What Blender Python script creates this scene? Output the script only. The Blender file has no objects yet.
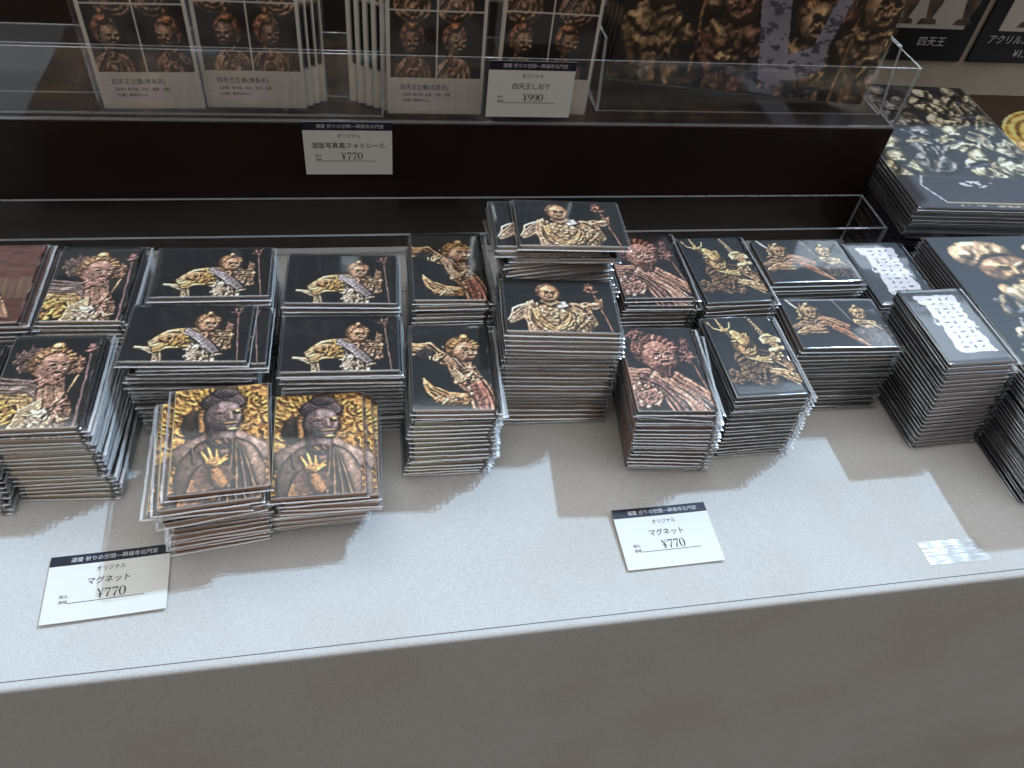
import bpy, math, random
import numpy as np
from mathutils import Vector, Matrix

random.seed(7)
rng = np.random.default_rng(11)
S = 0.001                      # everything below is written in millimetres
TZ = 0.75                      # table top height above the floor, metres
scene = bpy.context.scene
col = scene.collection

# ------------------------------------------------------------------ helpers
def lin(c):
    c = np.asarray(c, float) / 255.0
    return np.where(c <= 0.04045, c / 12.92, ((c + 0.055) / 1.055) ** 2.4)

def rgba(c):
    l = lin(c)
    return (float(l[0]), float(l[1]), float(l[2]), 1.0)

class MB:
    """collects vertices and faces in millimetres"""
    def __init__(self):
        self.v = []; self.f = []; self.m = []; self.c = []
    def quadbox(self, x0, x1, y0, y1, z0, z1, mi=0, edge=None):
        b = len(self.v)
        self.v += [(x0, y0, z0), (x1, y0, z0), (x1, y1, z0), (x0, y1, z0), (x0, y0, z1), (x1, y0, z1), (x1, y1, z1), (x0, y1, z1)]
        F = [(0, 3, 2, 1), (4, 5, 6, 7), (0, 1, 5, 4), (1, 2, 6, 5), (2, 3, 7, 6), (3, 0, 4, 7)]
        dims = [(x1 - x0) * (y1 - y0)] * 2 + [(x1 - x0) * (z1 - z0), (y1 - y0) * (z1 - z0)] * 2
        big = sorted(dims)[-1]
        for f, d in zip(F, dims):
            self.f.append(tuple(b + i for i in f))
            self.m.append(mi if (edge is None or d >= big * 0.99) else edge)
    def bbox(self, x0, x1, y0, y1, z0, z1, r, mi=0):
        """box with chamfered edges in plan and at the top"""
        b = len(self.v)
        def ring(i, z):
            return [(x0 + i + r, y0 + i, z), (x1 - i - r, y0 + i, z), (x1 - i, y0 + i + r, z), (x1 - i, y1 - i - r, z), (x1 - i - r, y1 - i, z), (x0 + i + r, y1 - i, z), (x0 + i, y1 - i - r, z), (x0 + i, y0 + i + r, z)]
        R = [ring(0, z0), ring(0, z1 - r), ring(r * .6, z1)]
        for q in R: self.v += q
        for k in range(2):
            for i in range(8):
                j = (i + 1) % 8
                self.f.append((b + k * 8 + i, b + k * 8 + j, b + k * 8 + 8 + j, b + k * 8 + 8 + i)); self.m.append(mi)
        self.f.append(tuple(b + 16 + i for i in range(8))); self.m.append(mi)
        self.f.append(tuple(b + 7 - i for i in range(8))); self.m.append(mi)
    def prism(self, pts, y0, y1, mi=0, edge=None):
        """outline in x,z extruded from y0 to y1"""
        b = len(self.v); n = len(pts)
        self.v += [(p[0], y0, p[1]) for p in pts] + [(p[0], y1, p[1]) for p in pts]
        self.f.append(tuple(b + i for i in range(n))); self.m.append(mi)
        self.f.append(tuple(b + 2 * n - 1 - i for i in range(n))); self.m.append(mi)
        for i in range(n):
            j = (i + 1) % n
            self.f.append((b + j, b + i, b + n + i, b + n + j)); self.m.append(mi if edge is None else edge)
    def mesh(self, name, mats, smooth=False):
        me = bpy.data.meshes.new(name)
        me.from_pydata([(x * S, y * S, z * S) for x, y, z in self.v], [], self.f)
        for m in mats: me.materials.append(m)
        if len(self.m) == len(self.f):
            me.polygons.foreach_set('material_index', self.m)
        if smooth: me.polygons.foreach_set('use_smooth', [True] * len(me.polygons))
        me.update()
        return me

def link(name, me, parent=None, loc=None, rz=0.0, rx=0.0):
    o = bpy.data.objects.new(name, me)
    col.objects.link(o)
    if parent is not None: o.parent = parent
    if loc is not None:
        o.location = (loc[0] * S, loc[1] * S, loc[2] * S + (TZ if parent is None else 0))
    elif parent is None:
        o.location = (0, 0, TZ)
    o.rotation_euler = (rx, 0, rz)
    return o

def tag(o, label, cat, group=None, kind=None):
    if label: o['label'] = label
    if cat: o['category'] = cat
    if group: o['group'] = group
    if kind: o['kind'] = kind
    return o

def empty(name, loc, rz=0.0, rx=0.0):
    return link(name, None, None, loc, rz, rx)

# ------------------------------------------------------------------ materials
def new_mat(name):
    m = bpy.data.materials.new(name); m.use_nodes = True
    nt = m.node_tree; nt.nodes.clear()
    out = nt.nodes.new('ShaderNodeOutputMaterial')
    return m, nt, out

def principled(name, c, rough=0.5, spec=0.5, metallic=0.0, noise=None, bump=None, coat=0.0):
    m, nt, out = new_mat(name)
    p = nt.nodes.new('ShaderNodeBsdfPrincipled')
    p.inputs['Base Color'].default_value = rgba(c)
    p.inputs['Roughness'].default_value = rough
    p.inputs['Specular IOR Level'].default_value = spec
    p.inputs['Metallic'].default_value = metallic
    p.inputs['Coat Weight'].default_value = coat
    nt.links.new(p.outputs[0], out.inputs[0])
    if noise:
        tc = nt.nodes.new('ShaderNodeTexCoord'); n = nt.nodes.new('ShaderNodeTexNoise')
        n.inputs['Scale'].default_value = noise[0]; n.inputs['Detail'].default_value = 5
        nt.links.new(tc.outputs['Object'], n.inputs['Vector'])
        r = nt.nodes.new('ShaderNodeValToRGB')
        r.color_ramp.elements[0].position = .3; r.color_ramp.elements[1].position = .7
        r.color_ramp.elements[0].color = rgba(noise[1]); r.color_ramp.elements[1].color = rgba(noise[2])
        nt.links.new(n.outputs['Fac'], r.inputs[0]); nt.links.new(r.outputs[0], p.inputs['Base Color'])
    if bump:
        tc = nt.nodes.new('ShaderNodeTexCoord'); n = nt.nodes.new('ShaderNodeTexNoise')
        n.inputs['Scale'].default_value = bump[0]; n.inputs['Detail'].default_value = 4
        nt.links.new(tc.outputs['Object'], n.inputs['Vector'])
        b = nt.nodes.new('ShaderNodeBump'); b.inputs['Strength'].default_value = bump[1]; b.inputs['Distance'].default_value = bump[2]
        nt.links.new(n.outputs['Fac'], b.inputs['Height']); nt.links.new(b.outputs[0], p.inputs['Normal'])
    return m

def film(name, rough=0.1, boost=1.5, base=0.02, haze=0.03, tint=(1, 1, 1), bump=0.25, bscale=140.0, stretch=(1, 1, 1), hazecol=(.8, .85, .9)):
    """thin clear plastic: mostly lets light through, mirrors by angle, a little milky"""
    m, nt, out = new_mat(name)
    N = nt.nodes.new; L = nt.links.new
    tr = N('ShaderNodeBsdfTransparent'); tr.inputs[0].default_value = (*tint, 1)
    gl = N('ShaderNodeBsdfGlossy'); gl.inputs['Roughness'].default_value = rough; gl.inputs[0].default_value = (1, 1, 1, 1)
    df = N('ShaderNodeBsdfDiffuse'); df.inputs[0].default_value = (*hazecol, 1)
    fr = N('ShaderNodeFresnel'); fr.inputs[0].default_value = 1.5
    ge = N('ShaderNodeNewGeometry'); io = N('ShaderNodeMath'); io.operation = 'MULTIPLY_ADD'; io.inputs[1].default_value = 1 / 1.5 - 1.5; io.inputs[2].default_value = 1.5
    L(ge.outputs['Backfacing'], io.inputs[0]); L(io.outputs[0], fr.inputs[0])     # a thin film mirrors the same from both sides
    ma = N('ShaderNodeMath'); ma.operation = 'MULTIPLY_ADD'; ma.inputs[1].default_value = boost; ma.inputs[2].default_value = base; ma.use_clamp = True
    L(fr.outputs[0], ma.inputs[0])
    m1 = N('ShaderNodeMixShader'); m1.inputs[0].default_value = haze
    L(tr.outputs[0], m1.inputs[1]); L(df.outputs[0], m1.inputs[2])
    m2 = N('ShaderNodeMixShader')
    L(ma.outputs[0], m2.inputs[0]); L(m1.outputs[0], m2.inputs[1]); L(gl.outputs[0], m2.inputs[2])
    L(m2.outputs[0], out.inputs[0])
    if bump:
        tc = N('ShaderNodeTexCoord'); mp = N('ShaderNodeMapping'); mp.inputs['Scale'].default_value = stretch
        n = N('ShaderNodeTexNoise'); n.inputs['Scale'].default_value = bscale; n.inputs['Detail'].default_value = 2
        L(tc.outputs['Object'], mp.inputs[0]); L(mp.outputs[0], n.inputs['Vector'])
        b = N('ShaderNodeBump'); b.inputs['Strength'].default_value = bump; b.inputs['Distance'].default_value = 0.002
        L(n.outputs['Fac'], b.inputs['Height']); L(b.outputs[0], gl.inputs['Normal']); L(b.outputs[0], fr.inputs['Normal'])
    return m

def print_mat(name, rough=0.45, spec=0.4):
    m, nt, out = new_mat(name)
    p = nt.nodes.new('ShaderNodeBsdfPrincipled')
    a = nt.nodes.new('ShaderNodeAttribute'); a.attribute_name = 'print'
    nt.links.new(a.outputs['Color'], p.inputs['Base Color'])
    p.inputs['Roughness'].default_value = rough; p.inputs['Specular IOR Level'].default_value = spec
    nt.links.new(p.outputs[0], out.inputs[0])
    return m

M = {}
M['print'] = print_mat('printed_surface')
M['back'] = principled('magnet_back', (34, 32, 32), .7)
M['film'] = film('clear_sleeve_film', rough=.08, boost=1.15, base=.004, haze=.003, bump=.32, bscale=15, stretch=(1, 1.6, 1))
M['seal'] = film('sleeve_sealed_edge', rough=.2, boost=2.4, base=.14, haze=.26, bump=.10, bscale=40)
M['fold'] = film('sleeve_folded_edge', rough=.12, boost=2.4, base=.05, haze=.07, bump=.12, bscale=40)
M['acrylic'] = film('clear_acrylic', rough=.03, boost=.4, base=.0, haze=.003, bump=.05, bscale=8)
M['acrylic_edge'] = film('polished_acrylic_edge', rough=.25, boost=1.6, base=.12, haze=.40, bump=.3, bscale=120, hazecol=(.75, .8, .85))
M['bag'] = film('crinkled_bag_film', rough=.10, boost=1.3, base=.02, haze=.008, bump=.6, bscale=16, stretch=(1.6, 1, .7))
M['card'] = principled('tag_card', (236, 236, 230), .5, .4)
M['band'] = principled('tag_band', (24, 26, 42), .5, .4, noise=(900, (20, 22, 36), (34, 37, 58)))
M['ink'] = principled('black_ink', (28, 28, 32), .6, .3)
M['white_ink'] = principled('white_ink', (225, 225, 228), .6, .3)
M['riser'] = principled('dark_brown_board', (34, 23, 17), .4, .2, noise=(14, (29, 19, 14), (39, 27, 20)), bump=(6, .15, .002))
M['wall'] = principled('beige_wall', (190, 178, 162), .8, .2, noise=(30, (184, 172, 157), (195, 184, 168)))
M['sign'] = principled('black_sign_board', (22, 21, 22), .5, .4)
M['sign_paper'] = principled('white_sign_paper', (205, 198, 190), .6, .3)
M['table'] = principled('table_wood', (120, 92, 66), .5)
M['floor'] = principled('grey_floor', (96, 88, 80), .6, noise=(5, (88, 80, 72), (104, 96, 88)))

def cloth_material():
    m, nt, out = new_mat('woven_tablecloth')
    N = nt.nodes.new; L = nt.links.new
    p = N('ShaderNodeBsdfPrincipled'); p.inputs['Roughness'].default_value = .9; p.inputs['Specular IOR Level'].default_value = .1
    tc = N('ShaderNodeTexCoord')
    # weave: two crossed bands of threads
    w1 = N('ShaderNodeTexNoise'); w1.inputs['Scale'].default_value = 1; w1.inputs['Detail'].default_value = 2
    w2 = N('ShaderNodeTexNoise'); w2.inputs['Scale'].default_value = 1; w2.inputs['Detail'].default_value = 2
    for w_, sc_ in ((w1, (1300, 220, 220)), (w2, (220, 1300, 1300))):
        mp = N('ShaderNodeMapping'); mp.inputs['Scale'].default_value = sc_; L(tc.outputs['Object'], mp.inputs[0]); L(mp.outputs[0], w_.inputs['Vector'])
    n1 = N('ShaderNodeTexNoise'); n1.inputs['Scale'].default_value = 900; n1.inputs['Detail'].default_value = 3
    n2 = N('ShaderNodeTexNoise'); n2.inputs['Scale'].default_value = 9; n2.inputs['Detail'].default_value = 3
    for n in (n1, n2): L(tc.outputs['Object'], n.inputs['Vector'])
    ad = N('ShaderNodeMath'); ad.operation = 'ADD'; L(w1.outputs['Fac'], ad.inputs[0]); L(w2.outputs['Fac'], ad.inputs[1])
    ad2 = N('ShaderNodeMath'); ad2.operation = 'MULTIPLY_ADD'; L(n1.outputs['Fac'], ad2.inputs[0]); ad2.inputs[1].default_value = 1.6; L(ad.outputs[0], ad2.inputs[2])
    r = N('ShaderNodeValToRGB'); r.color_ramp.elements[0].position = .36; r.color_ramp.elements[1].position = .74
    r.color_ramp.elements[0].color = rgba((198, 197, 194)); r.color_ramp.elements[1].color = rgba((224, 223, 221))
    dv = N('ShaderNodeMath'); dv.operation = 'DIVIDE'; dv.inputs[1].default_value = 3.6; L(ad2.outputs[0], dv.inputs[0]); L(dv.outputs[0], r.inputs[0])
    # soft beige staining of the cloth itself
    r2 = N('ShaderNodeValToRGB'); r2.color_ramp.elements[0].position = .45; r2.color_ramp.elements[1].position = .72
    r2.color_ramp.elements[0].color = (1, 1, 1, 1); r2.color_ramp.elements[1].color = (.93, .895, .85, 1)
    L(n2.outputs['Fac'], r2.inputs[0])
    mx = N('ShaderNodeMix'); mx.data_type = 'RGBA'; mx.blend_type = 'MULTIPLY'; mx.inputs[0].default_value = 1
    L(r.outputs[0], mx.inputs[6]); L(r2.outputs[0], mx.inputs[7]); L(mx.outputs[2], p.inputs['Base Color'])
    b = N('ShaderNodeBump'); b.inputs['Strength'].default_value = .3; b.inputs['Distance'].default_value = .0005
    L(ad2.outputs[0], b.inputs['Height']); L(b.outputs[0], p.inputs['Normal'])
    L(p.outputs[0], out.inputs[0])
    return m
M['cloth'] = cloth_material()

# ------------------------------------------------------------------ print painter
def vnoise(x, y, seed):
    r = np.random.default_rng(seed); T = r.random((64, 64))
    xi = np.floor(x).astype(int); yi = np.floor(y).astype(int); fx = x - xi; fy = y - yi
    fx = fx * fx * (3 - 2 * fx); fy = fy * fy * (3 - 2 * fy)
    a = T[yi % 64, xi % 64]; b = T[yi % 64, (xi + 1) % 64]; c = T[(yi + 1) % 64, xi % 64]; d = T[(yi + 1) % 64, (xi + 1) % 64]
    return (a * (1 - fx) + b * fx) * (1 - fy) + (c * (1 - fx) + d * fx) * fy

def fbm(x, y, seed, o=4):
    s = 0; a = .5; t = 0
    for k in range(o):
        s = s + a * vnoise(x * 2 ** k + 7.3 * k, y * 2 ** k + 3.1 * k, seed + k); t += a; a *= .5
    return s / t

PRINT_TINT = (1.10, .96, .90)      # warm shift put into all print colours to offset the bluish sun

class Art:
    """carved figures drawn as a relief map; u runs right, v runs down"""
    def __init__(self, w, h, px, bg, seed=0):
        self.nx = int(round(w * px)); self.ny = int(round(h * px)); self.seed = seed
        u = np.linspace(0, w, self.nx); v = np.linspace(0, h, self.ny)
        self.u, self.v = np.meshgrid(u, v); self.px = px
        n = fbm(self.u * 3, self.v * 3, seed + 50)
        self.C = np.array(bg, float)[None, None, :] * (0.8 + .4 * n[..., None])
        self.H = np.zeros_like(self.u); self.mask = np.zeros_like(self.u)
        self.wu = self.u + .03 * (fbm(self.u * 7, self.v * 7, seed + 9) - .5)
        self.wv = self.v + .03 * (fbm(self.u * 7, self.v * 7, seed + 19) - .5)
    def put(self, h, inside, c, carve=.3, fs=14, stripes=None):
        n = fbm(self.u * fs, self.v * fs * .9, self.seed + int(h.max() * 97) % 40)
        hh = h + carve * .045 * (n - .5) * 2
        if stripes is not None:
            hh = hh + stripes
        w = inside & (hh > self.H * 0.2 + .0)
        self.H = np.where(w, hh, self.H)
        cc = np.array(c, float)[None, None, :] * (0.62 + .75 * n[..., None])
        self.C = np.where(w[..., None], cc, self.C); self.mask = np.where(w, 1, self.mask)
        return w
    def e(self, cx, cy, rx, ry, c, rot=0, bulge=.12, carve=.3, fs=14, ring=0, base=.02):
        a = math.radians(rot); x = self.wu - cx; y = self.wv - cy
        p = (x * math.cos(a) + y * math.sin(a)) / rx; q = (-x * math.sin(a) + y * math.cos(a)) / ry
        d = p * p + q * q
        h = base + bulge * np.sqrt(np.clip(1 - d, 0, 1))
        st = .012 * np.sin(np.sqrt(d) * ring) if ring else None
        self.put(h, d < 1, c, carve, fs, st)
    def k(self, x0, y0, r0, x1, y1, r1, c, carve=.3, fs=14, ribs=0, bulge=1.0, base=.03, along=0):
        dx, dy = x1 - x0, y1 - y0; L2 = dx * dx + dy * dy; L = math.sqrt(L2)
        t = np.clip(((self.wu - x0) * dx + (self.wv - y0) * dy) / L2, 0, 1)
        r = r0 + (r1 - r0) * t
        d = np.hypot(self.wu - x0 - t * dx, self.wv - y0 - t * dy) / r
        s = ((self.wu - x0) * dy - (self.wv - y0) * dx) / L / r
        h = base + bulge * r * np.sqrt(np.clip(1 - d * d, 0, 1))
        st = None
        if ribs: st = .012 * np.sin(s * ribs)
        if along: st = .012 * np.sin(t * along)
        self.put(h, d < 1, c, carve, fs, st)
    def poly(self, pts, c, h=.06, carve=.2, fs=14):
        ins = np.zeros(self.u.shape, bool); n = len(pts)
        for i in range(n):
            (x0, y0), (x1, y1) = pts[i], pts[(i + 1) % n]
            cond = ((y0 > self.wv) != (y1 > self.wv))
            xx = (x1 - x0) * (self.wv - y0) / ((y1 - y0) if y1 != y0 else 1e-9) + x0
            ins ^= cond & (self.wu < xx)
        self.put(np.full(self.u.shape, h), ins, c, carve, fs)
    def drape(self, pts, w, n, c, seed=1, base=.05, wob=.02, lo=.62):
        """bundle of carved folds following a path"""
        r = np.random.default_rng(seed + self.seed)
        P = np.array(pts, float); t = np.linspace(0, 1, len(P)); tt = np.linspace(0, 1, 7)
        Q = np.stack([np.interp(tt, t, P[:, 0]), np.interp(tt, t, P[:, 1])], 1)
        W = np.interp(tt, t, np.broadcast_to(np.array(w, float), (len(P),)) if np.ndim(w) else np.full(len(P), float(w)))
        T = np.gradient(Q, axis=0); T /= np.linalg.norm(T, axis=1, keepdims=True); Nn = np.stack([-T[:, 1], T[:, 0]], 1)
        order = list(range(n)); r.shuffle(order)
        for i in order:
            f = (i + .5) / n * 2 - 1; ph = r.uniform(0, 6)
            k = r.uniform(lo, 1.12); cc = tuple(x * k for x in c)
            S_ = Q + Nn * (W * (f + .12 * np.sin(tt * 5 + ph)))[:, None] + r.normal(0, wob * .3, Q.shape)
            for a_, b_, w0, w1 in zip(S_[:-1], S_[1:], W[:-1], W[1:]):
                self.k(a_[0], a_[1], w0 / n * 1.35, b_[0], b_[1], w1 / n * 1.35, cc, carve=.25, fs=18, bulge=.9, base=base + .02 * math.cos(f * 1.5))
    def orn(self, cx, cy, rx, ry, n, cols, seed=1, sz=.045, base=.08):
        """dense carved ornament: scrolls and studs"""
        r = np.random.default_rng(seed + self.seed)
        for i in range(n):
            a_ = r.uniform(0, 6.28); q = math.sqrt(r.uniform(0, 1)); x = cx + rx * q * math.cos(a_); y = cy + ry * q * math.sin(a_)
            c = cols[r.integers(len(cols))]; k = r.uniform(.7, 1.12); c = tuple(v * k for v in c); t = r.uniform(0, 6.28); z = sz * r.uniform(.6, 1.3)
            if i % 3: self.k(x, y, z * .42, x + z * 1.3 * math.cos(t), y + z * 1.3 * math.sin(t), z * .2, c, carve=.3, base=base + r.uniform(0, .03))
            else: self.e(x, y, z * .6, z * .5, c, rot=math.degrees(t), base=base + r.uniform(0, .03), bulge=.04, ring=9, carve=.2)
    def head(self, cx, cy, s, c, hair, turn=0.0, bun=True, beard=False, tuft=True):
        """carved head of half-width s: tufted hair, ears, cheeks, brow, features"""
        dk = tuple(v * .55 for v in c)
        self.e(cx - turn * s * .6, cy - .15 * s, 1.15 * s, 1.15 * s, tuple(v * .6 for v in hair), base=.05, carve=.8, fs=24)
        self.e(cx - turn * s * .9, cy + .15 * s, .22 * s, .42 * s, dk, base=.1, carve=.3)
        self.e(cx, cy + .1 * s, .92 * s, 1.16 * s, c, base=.09, bulge=.11, carve=.25)
        if tuft:
            for i in range(9):
                a_ = math.radians(-168 + 19.5 * i); x = cx + 1.0 * s * math.cos(a_); y = cy - .12 * s + 1.0 * s * math.sin(a_)
                self.k(x * .86 + cx * .14, y * .86 + (cy - .12 * s) * .14, .2 * s, x, y, .13 * s, tuple(v * (.8 + .3 * ((i * 5) % 3) / 2) for v in hair), carve=.5, fs=26, base=.13, ribs=4)
        if bun:
            self.e(cx - .02 * s, cy - 1.28 * s, .34 * s, .3 * s, tuple(min(255, v * 1.15) for v in hair), base=.14, ring=12, carve=.4)
            self.k(cx - .3 * s, cy - 1.02 * s, .1 * s, cx + .28 * s, cy - 1.04 * s, .1 * s, tuple(min(255, v * 1.2) for v in hair), carve=.3, base=.17)
        self.face(cx + turn * s * .25, cy + .1 * s, s * .82, c, turn * .5)
        if beard: self.drape([(cx + turn * s * .2, cy + .85 * s), (cx + turn * s * .3, cy + 1.5 * s)], [.4 * s, .2 * s], 5, tuple(v * .8 for v in hair), seed=3, base=.14)
    def face(self, cx, cy, s, c, turn=0.0):
        """brows, eyes, nose, mouth and cheeks on a head of half-width s"""
        d = tuple(x * .52 for x in c); b = tuple(min(255, x * 1.12) for x in c)
        o = turn * s
        for sg in (-1, 1):
            self.k(cx + o + sg * .62 * s, cy - .30 * s, .09 * s, cx + o + sg * .15 * s, cy - .16 * s, .1 * s, b, .2, bulge=1.6, base=.14)
            self.e(cx + o + sg * .36 * s, cy - .02 * s, .2 * s, .1 * s, d, base=.1, bulge=.02)
            self.e(cx + o + sg * .45 * s, cy + .36 * s, .22 * s, .2 * s, b, base=.12, bulge=.06)
        self.k(cx + o, cy - .05 * s, .07 * s, cx + o * 1.1, cy + .3 * s, .15 * s, b, .1, bulge=1.4, base=.15)
        self.e(cx + o, cy + .62 * s, .3 * s, .1 * s, d, base=.1, bulge=.02)
        self.k(cx + o - .2 * s, cy + .74 * s, .06 * s, cx + o + .2 * s, cy + .74 * s, .06 * s, b, .1, bulge=1.3, base=.14)
    def finish(self, light=(-.35, -.55, .75), gain=1.0, contrast=1.0):
        def blur(A, r, k=2):
            for _ in range(k):
                for ax in (0, 1):
                    c = np.cumsum(np.pad(A, [(r + 1, r) if i == ax else (0, 0) for i in range(2)], 'edge'), ax)
                    A = (np.take(c, range(2 * r + 1, c.shape[ax]), ax) - np.take(c, range(0, c.shape[ax] - 2 * r - 1), ax)) / (2 * r + 1)
            return A
        det = (fbm(self.u * 34, self.v * 34, self.seed + 70) - .5) * .022 + (fbm(self.u * 70, self.v * 70, self.seed + 71, 2) - .5) * .010
        H = np.where(self.mask > 0, self.H + det, self.H)
        occ = np.clip((blur(H, max(2, int(self.px * .03))) - H) / .035, -1, 1.4)
        H = blur(H, 1, 1)
        gy, gx = np.gradient(H, 1 / self.px)
        n = np.stack([-gx, -gy, np.ones_like(gx) * .9], -1); n /= np.linalg.norm(n, axis=-1, keepdims=True)
        l = np.array(light); l = l / np.linalg.norm(l)
        sh = np.clip((n * l).sum(-1), 0, 1)
        spec = np.clip(sh, 0, 1) ** 14
        f = np.where(self.mask > 0, (.30 + 1.05 * contrast * sh) * (1 - .42 * occ), 1.0)
        self.C = np.where(self.mask[..., None] > 0, self.C * (.86 + .28 * fbm(self.u * 12, self.v * 12, self.seed + 33))[..., None], self.C)
        out = self.C * f[..., None] * gain + np.where(self.mask > 0, spec * 40, 0)[..., None]
        g = np.random.default_rng(self.seed).normal(0, 3, self.u.shape)[..., None]
        return np.clip(out + g, 4, 255)

GOLD = (186, 158, 112); CREAM = (214, 194, 164); PINK = (170, 130, 108); GREY = (140, 128, 122); SLATE = (25, 29, 32); BROWN = (128, 96, 72)

def art_warrior_portrait(px=150):
    a = Art(1, 1.42, px, SLATE, 3)
    a.k(.90, .28, .020, .93, 1.42, .018, (112, 92, 92)); a.orn(.90, .22, .06, .07, 14, [(124, 94, 92), (104, 78, 76)], 2, .05)
    a.orn(.27, .40, .17, .20, 60, [(96, 80, 74), (78, 66, 62), (112, 92, 82)], 5, .07, .03)
    a.drape([(-.1, 1.0), (.2, .84), (.42, .98), (.5, 1.3), (.42, 1.5)], .17, 7, (166, 142, 112), 7, base=.05)
    a.drape([(-.1, 1.3), (.1, 1.02), (.3, 1.05), (.36, 1.3)], .14, 6, (190, 162, 116), 8, base=.09)
    a.drape([(.0, .78), (.35, .80), (.62, 1.05), (.74, 1.42)], .10, 6, (146, 130, 122), 9, base=.12)
    a.drape([(.56, .62), (.60, .95), (.74, 1.2), (.72, 1.45)], [.13, .14, .12, .1], 6, (172, 140, 118), 10, base=.1)
    a.orn(.12, 1.22, .16, .16, 34, [(206, 170, 96), (176, 140, 84), (140, 104, 70)], 11, .07, .16)
    a.poly([(.30, 1.16), (.52, .98), (.56, 1.2), (.4, 1.42), (.24, 1.42)], (206, 186, 150), h=.17, carve=.5)
    a.orn(.60, 1.30, .18, .13, 46, [(208, 190, 160), (186, 160, 128), (216, 200, 176)], 12, .07, .18)
    a.orn(.70, 1.12, .08, .14, 18, [(166, 134, 116), (150, 116, 100)], 13, .06, .16)
    a.head(.53, .47, .225, (160, 126, 110), (166, 128, 92), .35, bun=True)
    a.orn(.54, .72, .14, .07, 22, [(156, 120, 104), (140, 106, 92)], 14, .055, .16)
    a.orn(.80, .52, .06, .12, 18, [(140, 106, 88), (160, 124, 100)], 15, .05, .08); a.k(.82, .66, .018, .74, .98, .012, (166, 140, 108)); a.k(.74, .98, .012, .80, 1.04, .01, (166, 140, 108))
    return a.finish()

def art_warrior_landscape(px=140):
    a = Art(1.45, 1, px, SLATE, 5)
    a.k(1.27, .14, .014, 1.36, .98, .012, (124, 102, 98)); a.orn(1.27, .12, .045, .06, 12, [(130, 102, 96), (110, 82, 78)], 2, .045)
    a.k(.16, .75, .022, .34, .79, .045, (200, 184, 152), ribs=4); a.drape([(.30, .76), (.40, .84), (.44, 1.02)], .05, 4, (196, 180, 150), 3)
    a.drape([(.32, .72), (.52, .58), (.80, .56), (.95, .72)], [.06, .13, .16, .12], 8, (184, 156, 116), 4, base=.06)
    a.drape([(.36, .78), (.55, .70), (.80, .72)], .06, 4, (200, 168, 116), 5, base=.12)
    a.orn(.60, .62, .16, .09, 30, [(200, 160, 92), (170, 134, 84), (150, 118, 84)], 6, .055, .15)
    a.drape([(1.02, .55), (1.14, .6), (1.22, .78)], [.1, .12, .06], 6, (178, 148, 122), 7, base=.08)
    a.orn(1.12, .62, .1, .12, 26, [(180, 150, 124), (160, 128, 104)], 8, .05, .12)
    a.drape([(.86, .6), (.92, .8), (.92, 1.05)], [.1, .15, .17], 7, (196, 178, 152), 9, base=.1)
    a.orn(.92, .86, .19, .15, 60, [(206, 190, 164), (186, 166, 140), (216, 202, 180)], 10, .055, .17)
    a.drape([(.70, .48), (.86, .58), (1.08, .84)], .055, 4, (150, 144, 146), 11, base=.21)
    a.head(.95, .33, .135, (174, 136, 108), (162, 124, 92), .3)
    a.orn(.98, .53, .06, .04, 10, [(170, 132, 106)], 12, .04, .2)
    a.orn(1.20, .52, .05, .15, 26, [(166, 138, 108), (140, 112, 90), (190, 164, 126)], 13, .05, .08); a.k(1.10, .48, .02, 1.2, .5, .02, (176, 148, 112)); a.k(1.19, .66, .03, 1.15, .76, .012, (180, 156, 118))
    return a.finish()

def art_side_figure(px=150):
    a = Art(1, 1.42, px, (29, 34, 37), 8)
    a.drape([(-.05, .42), (.18, .44), (.40, .62), (.46, .7)], [.1, .13, .09, .04], 7, (186, 152, 116), 3, base=.05); a.e(.17, .50, .11, .085, (44, 42, 42), bulge=.01, base=.16); a.orn(.30, .56, .08, .05, 14, [(206, 172, 128)], 4, .05, .16)
    a.drape([(.50, .55), (.66, .80), (.80, 1.1), (.88, 1.45)], [.12, .17, .15, .15], 8, (172, 138, 112), 5, base=.06)
    a.orn(.74, .95, .1, .25, 40, [(186, 156, 130), (150, 112, 92), (200, 174, 146)], 6, .055, .12)
    a.k(.40, .38, .014, .66, .76, .014, (200, 176, 148), base=.2)
    a.drape([(.50, .78), (.60, .92), (.52, 1.0)], [.05, .07, .03], 5, (196, 170, 138), 7, base=.14)
    a.drape([(.15, .92), (.22, 1.10), (.40, 1.24), (.68, 1.26)], [.02, .07, .10, .08], 6, (190, 150, 108), 8, base=.1); a.orn(.46, 1.24, .16, .06, 24, [(206, 176, 136), (170, 128, 90)], 9, .05, .17)
    a.drape([(.78, 1.0), (.86, 1.2), (.9, 1.45)], .08, 4, (160, 112, 96), 10, base=.15)
    a.head(.68, .43, .175, (180, 142, 114), (172, 130, 84), .6)
    return a.finish()

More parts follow.
